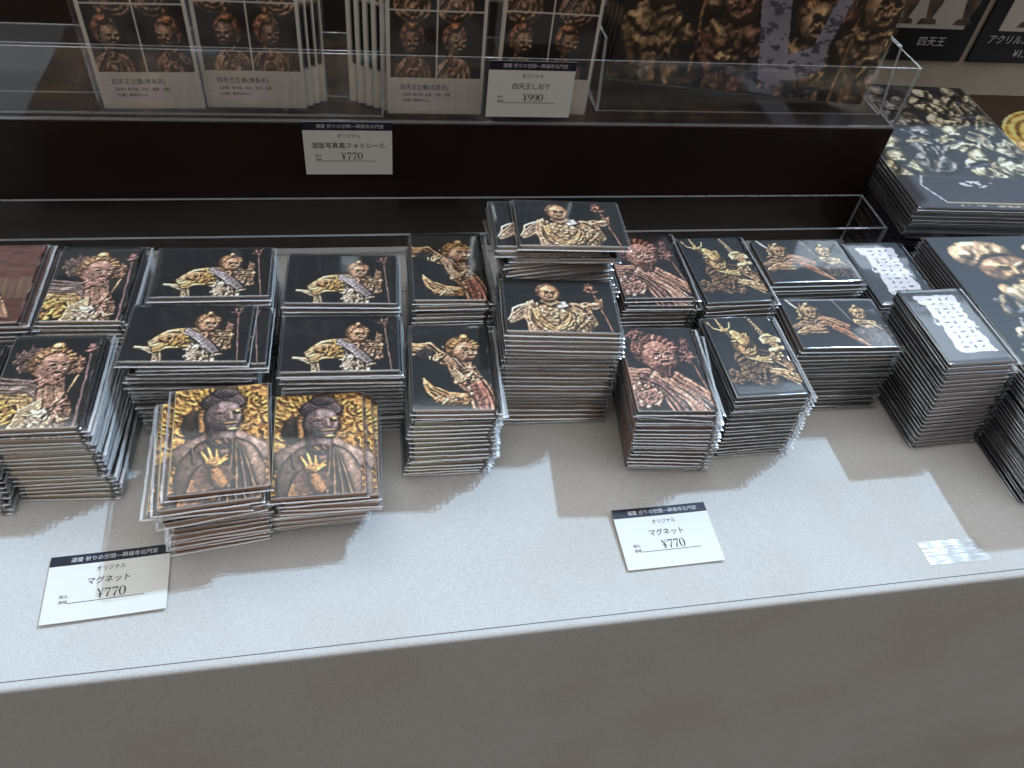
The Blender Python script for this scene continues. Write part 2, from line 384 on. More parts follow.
def art_bald_landscape(px=140):
    a = Art(1.45, 1, px, (26, 30, 33), 12)
    a.k(1.17, .16, .014, 1.36, .98, .012, (136, 104, 86)); a.orn(1.16, .18, .07, .08, 14, [(150, 112, 88), (120, 88, 72)], 2, .05)
    a.drape([(.06, .82), (.20, .68), (.42, .52)], [.05, .12, .12], 7, (204, 178, 150), 3, base=.05)
    a.drape([(.36, .48), (.34, .72), (.42, 1.05)], [.08, .1, .1], 5, (190, 160, 130), 4, base=.07)
    a.e(.64, .76, .30, .30, (196, 164, 128), ring=24, carve=1.0, fs=20, base=.06)
    a.drape([(.40, .58), (.46, .84), (.66, .96), (.86, .80), (.84, .56)], .05, 4, (206, 172, 126), 5, base=.16); a.drape([(.47, .60), (.54, .76), (.66, .80), (.76, .72), (.78, .56)], .035, 3, (214, 186, 146), 6, base=.18)
    a.orn(.64, .66, .12, .07, 22, [(176, 144, 112), (206, 180, 144)], 7, .045, .18)
    a.drape([(.84, .5), (1.0, .62), (1.08, .82), (.98, 1.0)], [.08, .13, .12, .08], 7, (196, 164, 130), 8, base=.09); a.orn(.98, .76, .12, .14, 30, [(206, 178, 140), (176, 144, 110)], 9, .05, .15)
    a.drape([(1.02, .52), (1.14, .50), (1.28, .46)], [.07, .06, .04], 5, (178, 142, 114), 10, base=.1); a.orn(1.24, .44, .05, .07, 12, [(166, 128, 102)], 11, .04, .12)
    a.poly([(.66, .46), (.80, .42), (.86, .52), (.70, .58)], (206, 202, 196), h=.24, carve=.3)
    a.drape([(.50, .42), (.60, .50), (.72, .44)], .04, 3, (190, 158, 126), 12, base=.2)
    a.head(.60, .27, .145, (182, 144, 112), (150, 116, 92), .2, bun=False, tuft=False)
    return a.finish()

def art_bearded_portrait(px=150):
    a = Art(1, 1.42, px, (32, 32, 37), 16)
    a.k(.80, .22, .014, 1.0, 1.2, .014, (144, 104, 84)); a.orn(.84, .42, .07, .2, 34, [(112, 80, 74), (92, 66, 62), (130, 96, 86)], 2, .06)
    a.drape([(-.1, .84), (.22, .86), (.48, 1.1), (.62, 1.5)], .13, 7, (172, 134, 116), 3, base=.05)
    a.orn(.16, 1.16, .2, .22, 70, [(196, 160, 142), (166, 128, 112), (140, 104, 92)], 4, .065, .13)
    a.drape([(.30, .84), (.50, 1.0), (.72, 1.2), (.86, 1.5)], .10, 6, (196, 156, 134), 5, base=.16); a.drape([(.14, .84), (.40, 1.0), (.58, 1.28), (.64, 1.5)], .035, 3, (110, 84, 80), 6, base=.22)
    a.drape([(.60, .84), (.76, 1.0), (.94, 1.2), (1.05, 1.3)], .09, 6, (180, 138, 116), 7, base=.15)
    a.head(.46, .45, .27, (164, 122, 108), (146, 104, 92), .3, bun=False, beard=True)
    a.orn(.24, .15, .12, .09, 26, [(136, 98, 86), (116, 82, 74)], 8, .07, .16); a.orn(.20, .36, .08, .14, 24, [(120, 88, 80), (140, 102, 90)], 9, .07, .12)
    return a.finish()

def art_pagoda_portrait(px=150):
    a = Art(1, 1.42, px, (28, 32, 37), 21)
    T = (190, 160, 116)
    a.k(.22, .12, .013, .46, 1.02, .014, T)
    for x0, y0, x1, y1 in [(.05, .08, .10, .2), (.10, .2, .22, .24), (.22, .24, .33, .2), (.33, .2, .36, .1), (.19, .02, .22, .24)]: a.k(x0, y0, .015, x1, y1, .014, T)
    a.k(.2, .24, .028, .3, .25, .028, T)
    a.drape([(.24, .86), (.40, .80), (.62, .86), (.80, 1.0)], [.12, .22, .22, .1], 9, (112, 90, 70), 3, base=.04); a.orn(.5, 1.04, .28, .22, 90, [(104, 84, 64), (130, 104, 76), (84, 68, 56)], 4, .065, .1)
    a.drape([(.44, .70), (.56, .80), (.72, .80)], .06, 4, (186, 158, 112), 5, base=.18)
    a.head(.46, .57, .15, (176, 142, 102), (170, 138, 96), .3, bun=False, tuft=False)
    a.orn(.42, .42, .11, .12, 44, [(196, 166, 118), (170, 138, 94)], 6, .055, .16); a.k(.36, .30, .06, .46, .46, .1, (190, 160, 112), ribs=7, base=.2)
    for i in range(7): a.e(.68 + .014 * i, .06 + .045 * i, .022 + .004 * i, .022, (196, 168, 124))
    a.k(.68, .04, .011, .79, .4, .02, T)
    a.poly([(.68, .42), (.76, .34), (.86, .33), (1.0, .44), (.98, .50), (.70, .52)], (206, 182, 140), h=.12, carve=.3); a.poly([(.78, .50), (.92, .49), (.94, .60), (.82, .62)], (166, 138, 102), h=.1); a.k(.78, .64, .045, .97, .60, .04, (200, 172, 130), base=.14); a.poly([(.74, .39), (.78, .34), (.86, .33), (.92, .38)], (186, 158, 116), h=.15)
    a.drape([(.76, .70), (.88, .84), (.96, 1.0)], [.06, .09, .08], 6, (176, 142, 108), 7, base=.14); a.orn(.84, .74, .07, .07, 16, [(196, 162, 122)], 8, .045, .2)
    a.drape([(.62, 1.0), (.80, 1.06), (1.0, 1.18)], [.04, .08, .10], 6, (196, 164, 124), 9, base=.18)
    a.orn(.12, 1.08, .08, .13, 26, [(120, 96, 72), (96, 76, 60)], 10, .05, .05)
    return a.finish()

def art_pair_landscape(px=140):
    a = Art(1.45, 1, px, (32, 35, 39), 26)
    a.k(.1, .02, .018, .42, .52, .026, (214, 206, 196)); a.k(.8, .0, .007, .94, .45, .007, (140, 132, 124))
    a.orn(.34, .30, .15, .17, 50, [(176, 144, 106), (150, 118, 88), (196, 168, 124)], 2, .055, .06); a.head(.37, .27, .12, (176, 142, 106), (180, 152, 110), .2)
    a.drape([(.0, .58), (.18, .52), (.36, .56)], [.03, .07, .07], 5, (156, 126, 98), 3, base=.06); a.drape([(.04, .70), (.26, .64), (.48, .60)], [.03, .08, .1], 6, (170, 138, 102), 4, base=.08)
    a.drape([(.46, .46), (.66, .50), (.86, .60)], [.09, .10, .06], 6, (150, 112, 86), 5, base=.08); a.drape([(.64, .58), (.84, .78), (1.02, .98)], [.06, .05, .03], 4, (172, 122, 88), 6, base=.12); a.k(.6, .42, .02, .76, .56, .018, (190, 150, 110), base=.16)
    a.orn(1.16, .72, .22, .18, 60, [(84, 70, 64), (100, 82, 72), (70, 60, 58)], 7, .07, .04); a.orn(1.36, .72, .08, .2, 24, [(78, 68, 66)], 8, .06, .04)
    a.drape([(.98, .46), (1.14, .54), (1.3, .52)], [.05, .09, .05], 6, (200, 172, 130), 9, base=.14); a.k(1.2, .5, .028, 1.34, .64, .014, (200, 174, 132), base=.18)
    a.head(1.12, .30, .115, (178, 144, 102), (170, 138, 98), .1)
    return a.finish()

def art_gilt_bust(px=150):
    a = Art(1, 1.42, px, (150, 98, 38), 31)
    u, v = a.u, a.v
    q = fbm(u * 4, v * 4, 77) * 7 + fbm(u * 9, v * 9, 78) * 3
    sw = np.sin(q * 4.2 + 6 * np.hypot(u - .5, v - .4))
    a.H = .018 * sw; a.mask[:] = 1
    a.C = np.where((sw > -.2)[..., None], np.array([192, 146, 84.]), np.array([146, 102, 60.])) * (.8 + .4 * fbm(u * 20, v * 20, 79))[..., None]
    halo = np.abs(np.hypot(u - .5, v - .62) - .56) < .05
    a.C = np.where(halo[..., None], np.array([206, 164, 90.]) * (.8 + .3 * np.sin(np.arctan2(v - .6, u - .5) * 60))[..., None], a.C)
    D = (84, 74, 72)
    a.e(.22, .52, .13, .2, (44, 36, 32), bulge=.04, base=.05, carve=.3)
    a.k(.14, .92, .15, .42, .80, .16, (118, 100, 90), carve=.2, bulge=.6); a.k(.86, .96, .15, .62, .80, .16, (118, 100, 90), carve=.2, bulge=.6)
    a.e(.50, 1.24, .46, .52, (122, 100, 86), carve=.2, bulge=.2)
    a.k(.28, .40, .04, .29, .62, .035, (128, 96, 62), carve=.3, base=.12)
    a.k(.50, .60, .14, .50, .74, .16, (112, 100, 98), carve=.1, bulge=.7, base=.08)
    a.e(.52, .23, .235, .14, (66, 58, 58), bulge=.12, base=.12, carve=.1); a.e(.54, .10, .14, .08, (66, 58, 58), bulge=.1, base=.16, carve=.1)
    m = ((((u - .52) / .235) ** 2 + ((v - .23) / .14) ** 2) < 1) | ((((u - .54) / .14) ** 2 + ((v - .10) / .08) ** 2) < 1)
    a.H = np.where(m, a.H + .014 * np.sin(u * 130) * np.sin(v * 130), a.H)
    a.e(.52, .43, .20, .215, (112, 99, 97), carve=.08, bulge=.12, base=.2)
    for x in (.48, .66):
        a.k(x - .06, .355, .010, x + .06, .35, .007, (128, 106, 90), bulge=1.0, base=.32, carve=0); a.k(x - .05, .405, .013, x + .05, .405, .011, (46, 38, 38), base=.30, bulge=.2, carve=0)
    a.k(.585, .37, .018, .60, .47, .034, (150, 132, 120), bulge=1.0, base=.30, carve=0)
    a.k(.54, .54, .011, .65, .54, .011, (176, 134, 84), base=.31, carve=.1); a.k(.55, .60, .012, .64, .60, .012, (90, 78, 76), base=.29, carve=0)
    a.e(.67, .38, .035, .022, (176, 138, 90), base=.33, bulge=.02); a.e(.61, .63, .06, .02, (186, 144, 88), base=.3, bulge=.02)
    a.orn(.5, .80, .14, .03, 16, [(150, 118, 80), (120, 96, 72)], 4, .03, .24)
    # robe folds
    for i in range(4):
        a.k(.62 + .035 * i, .80 + .03 * i, .012, .58 + .09 * i, 1.42, .02, (98 + 16 * (i % 2), 84 + 12 * (i % 2), 74), carve=.1, base=.32)
    a.k(.20, .84, .012, .24, 1.04, .014, (96, 84, 78), base=.25)
    a.poly([(.22, 1.18), (.30, 1.08), (.58, 1.12), (.66, 1.30), (.40, 1.42), (.16, 1.42)], (78, 58, 50), h=.36, carve=.15)
    a.k(.44, 1.16, .06, .5, 1.32, .08, (156, 112, 70), base=.36)
    a.e(.42, 1.06, .085, .085, (184, 138, 82), base=.38, carve=.2)
    for i in range(4): a.k(.36 + .05 * i, 1.02, .024, [.30, .37, .46, .56][i], [.90, .86, .90, .98][i], .017, (200, 154, 92), base=.40, carve=.1)
    a.k(.48, 1.08, .028, .56, 1.03, .02, (204, 158, 92), base=.42)
    rim = fbm(u * 6, v * 6, 91); gl = (v > .95) & (rim > .60) & (a.H > .15) & (u > .1)
    a.C = np.where(gl[..., None], a.C * .5 + np.array([176, 130, 78.]) * .5, a.C)
    return a.finish(light=(.35, -.5, .8), gain=1.0)

def art_lettered_portrait(px=150):
    a = Art(1, 1.42, px, (62, 66, 74), 35); u, v = a.u, a.v
    C = np.ones(u.shape + (3,)) * np.array([48, 51, 59.])
    w = .05 * (fbm(u * 9, v * 9, 5) - .5)
    body = (np.abs(u - .55 + w) < .27 + .16 * (fbm(u * 13, v * 13, 15) - .5)) & (v > .12 + w) & (v < 1.24 + w)
    bump = (((u - .24) / .07) ** 2 + ((v - .16) / .05) ** 2 < 1) | (((u - .3) / .1) ** 2 + ((v - .24) / .07) ** 2 < 1)
    white = body | bump
    C[white] = (226, 232, 240)
    # dark counters of a two-column brushed title with its thick white outline
    r = np.random.default_rng(4)
    for j in range(11):
        for i in range(3):
            cx = .42 + .14 * i + r.normal(0, .01); cy = .2 + .093 * j + r.normal(0, .008)
            kind = (i + 2 * j) % 5
            if kind == 0: m = (np.abs(u - cx) < .04) & (np.abs(v - cy) < .014)
            elif kind == 1: m = (np.abs(u - cx) < .015) & (np.abs(v - cy) < .030)
            elif kind == 2: m = (np.abs((u - cx) + (v - cy) * 1.2) < .018) & (np.abs(v - cy) < .02)
            elif kind == 3: m = (np.abs(u - cx) < .022) & (np.abs(v - cy) < .010)
            else: m = (np.abs(np.hypot(u - cx, (v - cy)) - .022) < .007) & (v > cy - .01)
            C[m & white] = (60, 62, 70)
    return C

def art_temple_hall(px=150):
    a = Art(1, 1.42, px, (104, 74, 66), 41); u, v = a.u, a.v
    C = np.ones(u.shape + (3,)) * np.array([92, 64, 58.]) * (.7 + .7 * fbm(u * 9, v * 30, 6))[..., None]
    planks = (v > .62) & (v < 1.0) & (u > .25); C[planks] = (np.array([112, 90, 76]) * (.8 + .4 * fbm(u * 40, v * 3, 7))[..., None])[planks]
    C[planks & ((u * 11) % 1 < .07)] = (50, 38, 34)
    d = np.hypot(u - .26, v - .86); C[d < .22] = (np.array([206, 160, 62]) * (.8 + .3 * np.sin(d * 120))[..., None])[d < .22]
    a.C = C
    a.k(.62, 1.02, .10, .62, 1.36, .16, (176, 142, 118), ribs=10, carve=.5); a.e(.62, .94, .07, .09, (190, 156, 128), carve=.3); a.face(.62, .94, .06, (190, 156, 128))
    a.k(.5, 1.06, .04, .45, 1.3, .06, (168, 134, 110), ribs=4); a.k(.72, 1.06, .04, .8, 1.3, .06, (168, 134, 110), ribs=4); a.e(.64, 1.1, .06, .03, (60, 46, 42), base=.16)
    return a.finish()

def art_guardian_file(px=110):
    a = Art(1, 1.42, px, (28, 31, 40), 45); u, v = a.u, a.v
    n = fbm(u * 5, v * 5, 9)
    a.e(.62, .9, .5, .45, (120, 112, 92), fs=18, carve=1.2, ring=30, bulge=.2)
    for i in range(26):
        r = np.random.default_rng(100 + i); x, y = r.uniform(.2, 1.0), r.uniform(.35, 1.4); t = r.uniform(0, 6.28)
        a.k(x, y, r.uniform(.03, .07), x + .2 * math.cos(t), y + .2 * math.sin(t), .015, [(150, 140, 112), (110, 106, 112), (176, 156, 108), (88, 92, 90)][i % 4], ribs=6, carve=.5, bulge=.8)
    for x in (.25, .35, .45, .55): a.e(x, .42 + .1 * x, .06, .05, (190, 160, 122), carve=.4)
    P_ = [(150, 144, 122), (116, 116, 112), (176, 166, 136), (92, 98, 104), (134, 122, 98)]
    a.orn(.54, .80, .46, .46, 170, P_, 2, .07, .12); a.drape([(.30, .42), (.46, .62), (.40, .9), (.55, 1.2)], .10, 6, (160, 148, 120), 3, base=.18); a.drape([(.95, .1), (.8, .4), (.95, .7)], .09, 6, (150, 148, 128), 4, base=.16)
    a.e(.27, .16, .2, .13, (176, 150, 118), fs=22, carve=1); a.e(.36, .28, .18, .12, (150, 120, 92), carve=.8); a.face(.38, .28, .14, (176, 140, 104), .1)
    for i in range(10):
        t = i / 9; a.e(.6 + .35 * t, .12 + .25 * t + .05 * math.sin(9 * t), .05, .035, (186, 180, 140), carve=.6)
    return a.finish()

def art_montage_file(px=110):
    a = Art(1, 1.42, px, (46, 48, 56), 52); u, v = a.u, a.v
    r = np.random.default_rng(8)
    for i in range(16):
        x, y = (i % 4) * .27 + .1 + r.normal(0, .02), (i // 4) * .26 + .12 + r.normal(0, .02)
        c = [(150, 146, 118), (128, 128, 112), (176, 172, 140), (104, 106, 104)][(i * 7) % 4]
        a.e(x, y + .11, .15, .13, c, rot=25 * (i % 3 - 1), ring=20, carve=1.3, fs=20, bulge=.1); a.e(x, y - .03, .075, .085, c, carve=.8); a.face(x, y - .02, .065, c)
        for q in range(4):
            t = r.uniform(0, 6.28); a.k(x, y + .05, .03, x + .17 * math.cos(t), y + .05 + .15 * math.sin(t), .008, [(190, 188, 160), (84, 88, 96), (140, 134, 104), (60, 64, 76)][q], ribs=4, carve=.6)
    o = a.finish()
    # title field across the foot with a chamfered outline and small emblem
    foot = v > 1.10; o[foot] = (58, 58, 68)
    e1 = (v > 1.12) & (v < 1.36) & (u > .12 + np.abs(v - 1.2) * .5)
    o[e1] = (48, 48, 58)
    ed = foot & (np.abs(u - (.12 + np.abs(v - 1.2) * .5)) < .008) & (v < 1.37); o[ed] = (190, 200, 210)
    o[(np.abs(v - 1.37) < .006) & (u > .2)] = (170, 160, 130)
    em = (np.hypot((u - .5) / .12, (v - 1.18) / .03) < 1) & (fbm(u * 30, v * 50, 3) > .47); o[em] = (206, 214, 222)
    tx = (v > 1.385) & (v < 1.405) & (u > .28) & (fbm(u * 60, v * 60, 13) > .5); o[tx] = (190, 184, 150)
    return o

def art_round_gold_file(px=90):
    a = Art(1, 1.42, px, (70, 52, 40), 57); u, v = a.u, a.v
    a.e(.5, .62, .46, .42, (214, 176, 96), ring=40, carve=.5, bulge=.05); a.e(.5, .6, .2, .24, (226, 200, 140), carve=.8); a.face(.5, .58, .15, (206, 166, 98))
    a.e(.2, 1.2, .3, .2, (190, 180, 130), ring=20, carve=1); a.e(.75, 1.2, .3, .2, (176, 166, 120), ring=20, carve=1)
    return a.finish()

def bust_cell(a, ox, oy, w, h, s, turn):
    """one studio photograph of a carved guardian head and shoulders inside a sheet"""
    c = [(140, 114, 94), (126, 102, 86), (150, 124, 100)][s % 3]
    cx = ox + w * (.5 - .12 * turn); t = turn * .3
    a.e(cx, oy + h * .95, w * .42, h * .28, c, ring=22, carve=.9); a.k(cx, oy + h * .6, w * .12, cx, oy + h * .75, w * .13, c)
    a.k(cx - w * .05, oy + h * .7, w * .05, cx + w * .3 * (1 if turn < 0 else -1), oy + h * 1.0, w * .05, (110, 84, 68), ribs=5)
    a.e(cx, oy + h * .38, w * .29, h * .24, (126, 88, 68), fs=30, carve=1); a.e(cx + t * w * .2, oy + h * .46, w * .22, h * .22, c, carve=.4); a.face(cx + t * w * .2, oy + h * .45, w * .2, c, t)
    a.e(cx, oy + h * .22, w * .15, h * .08, (150, 104, 72), fs=30, carve=.9); a.e(cx, oy + h * .1, w * .07, h * .06, (160, 118, 80))

def art_photo_sheet(seed, px=150):
    """cream sheet, 2 x 2 portraits, caption strip below; u 0..1, v 0..1.75"""
    a = Art(1, 1.75, px, (24, 22, 22), 60 + seed); u, v = a.u, a.v
    X = [(.035, .5), (.515, .975)]; Y = [(.04, .68), (.70, 1.36)]
    k = 0
    for (y0, y1) in Y:
        for (x0, x1) in X:
            bust_cell(a, x0, y0, x1 - x0, y1 - y0, seed + k, [(-1, 1, 1, -1), (1, -1, -1, 1), (0, 1, 0, 1), (1, 0, 1, 1)][seed % 4][k]); k += 1
    o = a.finish(gain=.9)
    keep = np.zeros(u.shape, bool)
    for (y0, y1) in Y:
        for (x0, x1) in X: keep |= (u > x0) & (u < x1) & (v > y0) & (v < y1)
    pap = np.array([222, 232, 226.]); o[~keep] = pap
    grid = ((u * 14) % 1 < .07) | ((v * 14) % 1 < .07); o[(~keep) & grid & (v > 1.36)] = (206, 220, 216)
    cap = (u > .12) & (u < .62) & (v > 1.46) & (v < 1.66); o[cap] = (222, 228, 238)
    return o

def art_package(seed, px=90):
    """glossy print packed in the big clear bags: dark, brown figures, pale marbled bands"""
    a = Art(1, 1.3, px, (22, 21, 22), 80 + seed); u, v = a.u, a.v
    for i, (x, y, s_) in enumerate([(.14, .35, .07), (.50, .30, .07), (.88, .32, .07), (.30, .66, .08), (.74, .66, .08), (.12, .95, .085), (.93, .93, .09), (.40, .98, .075), (.70, 1.02, .07)]):
        c = [(126, 106, 84), (112, 84, 68), (136, 116, 88)][i % 3]
        a.drape([(x - .09, y + .12), (x, y + .2), (x + .06, y + .34)], [.06, .09, .08], 6, c, i, base=.04); a.orn(x + .03, y + .16, .09, .08, 26, [c, tuple(k * .8 for k in c), (150, 128, 92)], i + 3, .04, .1)
        a.head(x, y, s_, tuple(k * .95 for k in c), (112, 84, 62), .3 * (-1) ** i); a.k(x + .13, y - .1, .007, x + .17, y + .3, .007, (146, 118, 80))
    C = a.finish(gain=.95)
    def band(x0, y0, x1, y1, r):
        dx, dy = x1 - x0, y1 - y0; t = np.clip(((u - x0) * dx + (v - y0) * dy) / (dx * dx + dy * dy), 0, 1)
        return np.hypot(u - x0 - t * dx, v - y0 - t * dy) < r * (.8 + .5 * fbm(u * 6, v * 6, 5))
    m = np.zeros(u.shape, bool)
    for q in [(.46, -.1, .54, .6, .035), (.54, .6, .48, .86, .045), (.48, .86, .60, 1.22, .05), (.60, 1.22, .74, 1.16, .05), (.74, 1.16, .80, .7, .03), (.80, .7, .95, .1, .035)]: m |= band(*q)
    fl = (fbm(u * 26, v * 70, 9) > .60)
    C[m] = (np.array([150, 156, 176.]) * (.8 + .4 * fbm(u * 9, v * 9, 8))[..., None])[m]; C[m & fl] = (78, 84, 104)
    return C

# ------------------------------------------------------------------ printed boards
def resample(img, nx, ny):
    h, w = img.shape[:2]
    yi = np.clip((np.linspace(0, 1, ny) * (h - 1)).round().astype(int), 0, h - 1)
    xi = np.clip((np.linspace(0, 1, nx) * (w - 1)).round().astype(int), 0, w - 1)
    return img[yi][:, xi]

def board_mesh(name, img, w, d, t, nx, ny, mats, edge_col=None):
    """flat board centred on x,y from z=0 to t; the print covers the top and wraps over the rounded edges"""
    im = resample(img, nx, ny)
    cr = min(1.6, t * .8)
    xs = np.linspace(-w / 2 + .5, w / 2 - .5, nx); ys = np.linspace(d / 2 - .5, -d / 2 + .5, ny)
    X, Y = np.meshgrid(xs, ys)
    cx = np.clip(np.abs(X) - (w / 2 - .5 - cr), 0, None); cy = np.clip(np.abs(Y) - (d / 2 - .5 - cr), 0, None)
    m = np.hypot(cx, cy) / cr; f = np.where(m > 1, 1 / np.maximum(m, 1e-6), 1)
    X = np.where(m > 1, np.sign(X) * (w / 2 - .5 - cr + cx * f), X); Y = np.where(m > 1, np.sign(Y) * (d / 2 - .5 - cr + cy * f), Y)
    V = np.stack([X.ravel(), Y.ravel(), np.full(X.size, t)], 1)
    C = np.clip(lin(im.reshape(-1, 3)) * np.array(PRINT_TINT), 0, 1)
    idx = np.arange(nx * ny).reshape(ny, nx)
    F = np.stack([idx[:-1, :-1], idx[1:, :-1], idx[1:, 1:], idx[:-1, 1:]], -1).reshape(-1, 4)
    ring = np.concatenate([idx[0, :], idx[1:, -1], idx[-1, -2::-1], idx[-2:0:-1, 0]])
    sy, sx = max(1, ny // 7), max(1, nx // 14)
    inner = np.concatenate([idx[sy, :], idx[1:, -1 - sx], idx[-1 - sy, -2::-1], idx[-2:0:-1, sx]])
    base = V[ring].copy(); n = len(ring); cen = base * 0
    out = base[:, :2] / np.maximum(np.abs(base[:, :2]), 1e-6)
    dirn = np.zeros((n, 2)); dirn[:, 0] = np.where(np.abs(base[:, 0]) > w / 2 - .9, np.sign(base[:, 0]), 0); dirn[:, 1] = np.where(np.abs(base[:, 1]) > d / 2 - .9, np.sign(base[:, 1]), 0)
    rings = [ring]; Vs = [V]; Cs = [C]; cnt = len(V)
    for off, z in ((.5, t - .55), (.5, .3), (.2, 0.0)):
        b = base.copy(); b[:, :2] += dirn * off; b[:, 2] = z
        Vs.append(b); cc = (C[inner] * .45 + lin((84, 80, 78)) * .16) if edge_col is None else np.tile(lin(edge_col), (n, 1)); Cs.append(cc * (1 if z > .1 else .4)); rings.append(np.arange(cnt, cnt + n)); cnt += n
    Fs = [F.tolist()]
    for a, b in zip(rings[:-1], rings[1:]):
        Fs.append([[int(a[i]), int(a[(i + 1) % n]), int(b[(i + 1) % n]), int(b[i])] for i in range(n)])
    V = np.concatenate(Vs); C = np.concatenate(Cs)
    faces = [f for g in Fs for f in g]; nf = len(faces)
    faces.append([int(i) for i in rings[-1]])
    me = bpy.data.meshes.new(name); me.from_pydata((V * S).tolist(), [], faces)
    ca = me.color_attributes.new('print', 'FLOAT_COLOR', 'POINT')
    ca.data.foreach_set('color', np.c_[C, np.ones(len(C))].astype(np.float32).ravel())
    for m_ in mats: me.materials.append(m_)
    mi = np.zeros(nf + 1, int); mi[-1] = 1 if len(mats) > 1 else 0
    me.polygons.foreach_set('material_index', mi); me.update()
    return me

def sleeve_mesh(name, w, d, h, seed, flap, wr=.22):
    """clear bag round a board: films that meet in a flat sealed rim, wider on the flap side"""
    r = np.random.default_rng(seed)
    nx, ny = 26, 26
    mx0, mx1, my0, my1 = {'right': (1.3, 5.2, 2.2, 1.2), 'front': (1.6, 2.2, 2.8, 1.2), 'left': (4.0, 1.4, 2.4, 1.2)}[flap]
    tx = np.concatenate([[0, .25, .6, 1.0, 1.25], np.linspace(2, 24 - 2, nx - 10), [24 - 1.25, 23, 23.4, 23.75, 24]]) / 24
    xs = -w / 2 - mx0 + tx * (w + mx0 + mx1); ys = -d / 2 - my0 + tx * (d + my0 + my1)
    # crease lines where the board's edge lifts the film
    xs[3] = -w / 2 - .3; xs[4] = -w / 2 + .9; xs[-4] = w / 2 + .3; xs[-5] = w / 2 - .9
    xs[1] = xs[0] + .35 * (xs[3] - xs[0]); xs[2] = xs[0] + .7 * (xs[3] - xs[0]); xs[-2] = xs[-1] + .35 * (xs[-4] - xs[-1]); xs[-3] = xs[-1] + .7 * (xs[-4] - xs[-1])
    ys[3] = -d / 2 - .3; ys[4] = -d / 2 + .9; ys[-4] = d / 2 + .3; ys[-5] = d / 2 - .9
    ys[1] = ys[0] + .35 * (ys[3] - ys[0]); ys[2] = ys[0] + .7 * (ys[3] - ys[0]); ys[-2] = ys[-1] + .35 * (ys[-4] - ys[-1]); ys[-3] = ys[-1] + .7 * (ys[-4] - ys[-1])
    X, Y = np.meshgrid(xs, ys)
    prof = np.array([0, .12, .34, .8, 1.0]); P = np.ones(nx); P[:5] = prof; P[-5:] = prof[::-1]
    PX, PY = np.meshgrid(P, P); prof2 = np.minimum(PX, PY)
    mid = .35 * h
    wob = (fbm(X / 14 + 9 * seed, Y / 14, seed) - .5) * 2 * wr
    edge = (fbm(X / 16 + 5 * seed, Y / 16, seed + 3, 2) - .5) * .8
    top = mid + (h - mid) * prof2 + wob * prof2 * .5 + edge * (1 - prof2) * .5 - .22 * (prof2 > .9)
    bot = np.clip(mid - (mid) * prof2 + edge * (1 - prof2) * .5, 0.0, None)
    X = X + (fbm(Y / 8, X / 8, seed + 5) - .5) * .8 * (1 - prof2)
    Y = Y + (fbm(Y / 8, X / 8, seed + 6) - .5) * .8 * (1 - prof2)
    n = nx * ny
    V = np.concatenate([np.stack([X, Y, top], -1).reshape(-1, 3), np.stack([X, Y, bot], -1).reshape(-1, 3)])
    idx = np.arange(n).reshape(ny, nx)
    F = []; mi = []
    for j in range(ny - 1):
        for i in range(nx - 1):
            e_ = min(i, j, nx - 2 - i, ny - 2 - j); rim = 1 if e_ == 0 else 2 if e_ == 3 else 0
            q = (idx[j, i], idx[j, i + 1], idx[j + 1, i + 1], idx[j + 1, i]); F.append(tuple(int(k) for k in q)); mi.append(rim)
            F.append(tuple(int(k) + n for k in q[::-1])); mi.append(rim)
    bottom_inner = None
    me = bpy.data.meshes.new(name); me.from_pydata((V * S).tolist(), [], F)
    me.materials.append(M['film']); me.materials.append(M['seal']); me.materials.append(M['fold'])
    me.polygons.foreach_set('material_index', mi); me.polygons.foreach_set('use_smooth', [True] * len(F)); me.update()
    return me

PITCH = 3.9
DES = {'warrior': ('P', art_warrior_portrait(), 1.0), 'reclining': ('L', art_warrior_landscape(), 1.0), 'side': ('P', art_side_figure(), 1.0),
       'bald': ('L', art_bald_landscape(), 1.0), 'bearded': ('P', art_bearded_portrait(), 1.0), 'pagoda': ('P', art_pagoda_portrait(), 1.0),
       'pair': ('L', art_pair_landscape(), 1.0), 'gilt': ('P', art_gilt_bust(), 1.045), 'title': ('P', art_lettered_portrait(), 1.0), 'hall': ('P', art_temple_hall(), 1.03)}
BOARD = {}
def boards(des):
    if des in BOARD: return BOARD[des]
    o, img, sc = DES[des]
    w, d = (53.5 * sc, 77.0 * sc) if o == 'P' else (77.0 * sc, 53.0 * sc)
    nh = (150, 214) if o == 'P' else (206, 142); nl = (40, 16) if o == 'P' else (56, 14)
    hi = board_mesh('magnet_' + des, img, w, d, 2.9, nh[0], nh[1], [M['print'], M['back']])
    lo = board_mesh('magnet_' + des + '_low', img, w, d, 2.9, nl[0], nl[1], [M['print'], M['back']])
    flap = 'left' if des == 'gilt' else {'P': 'right', 'L': 'front'}[o]
    sl = [sleeve_mesh('sleeve_' + des, w, d, PITCH - .1, 40 + i + len(BOARD) * 5, flap) for i in range(4)]
    BOARD[des] = (hi, lo, sl, w, d)
    return BOARD[des]

ORD = ['topmost', 'second', 'third', 'fourth', 'fifth', 'sixth', 'seventh', 'eighth', 'ninth', 'tenth', 'eleventh', 'twelfth', 'thirteenth', 'fourteenth', 'fifteenth', 'sixteenth', 'seventeenth', 'eighteenth', 'nineteenth', 'twentieth', 'twenty-first', 'twenty-second', 'twenty-third', 'twenty-fourth', 'twenty-fifth', 'twenty-sixth', 'twenty-seventh', 'twenty-eighth', 'twenty-ninth', 'thirtieth']

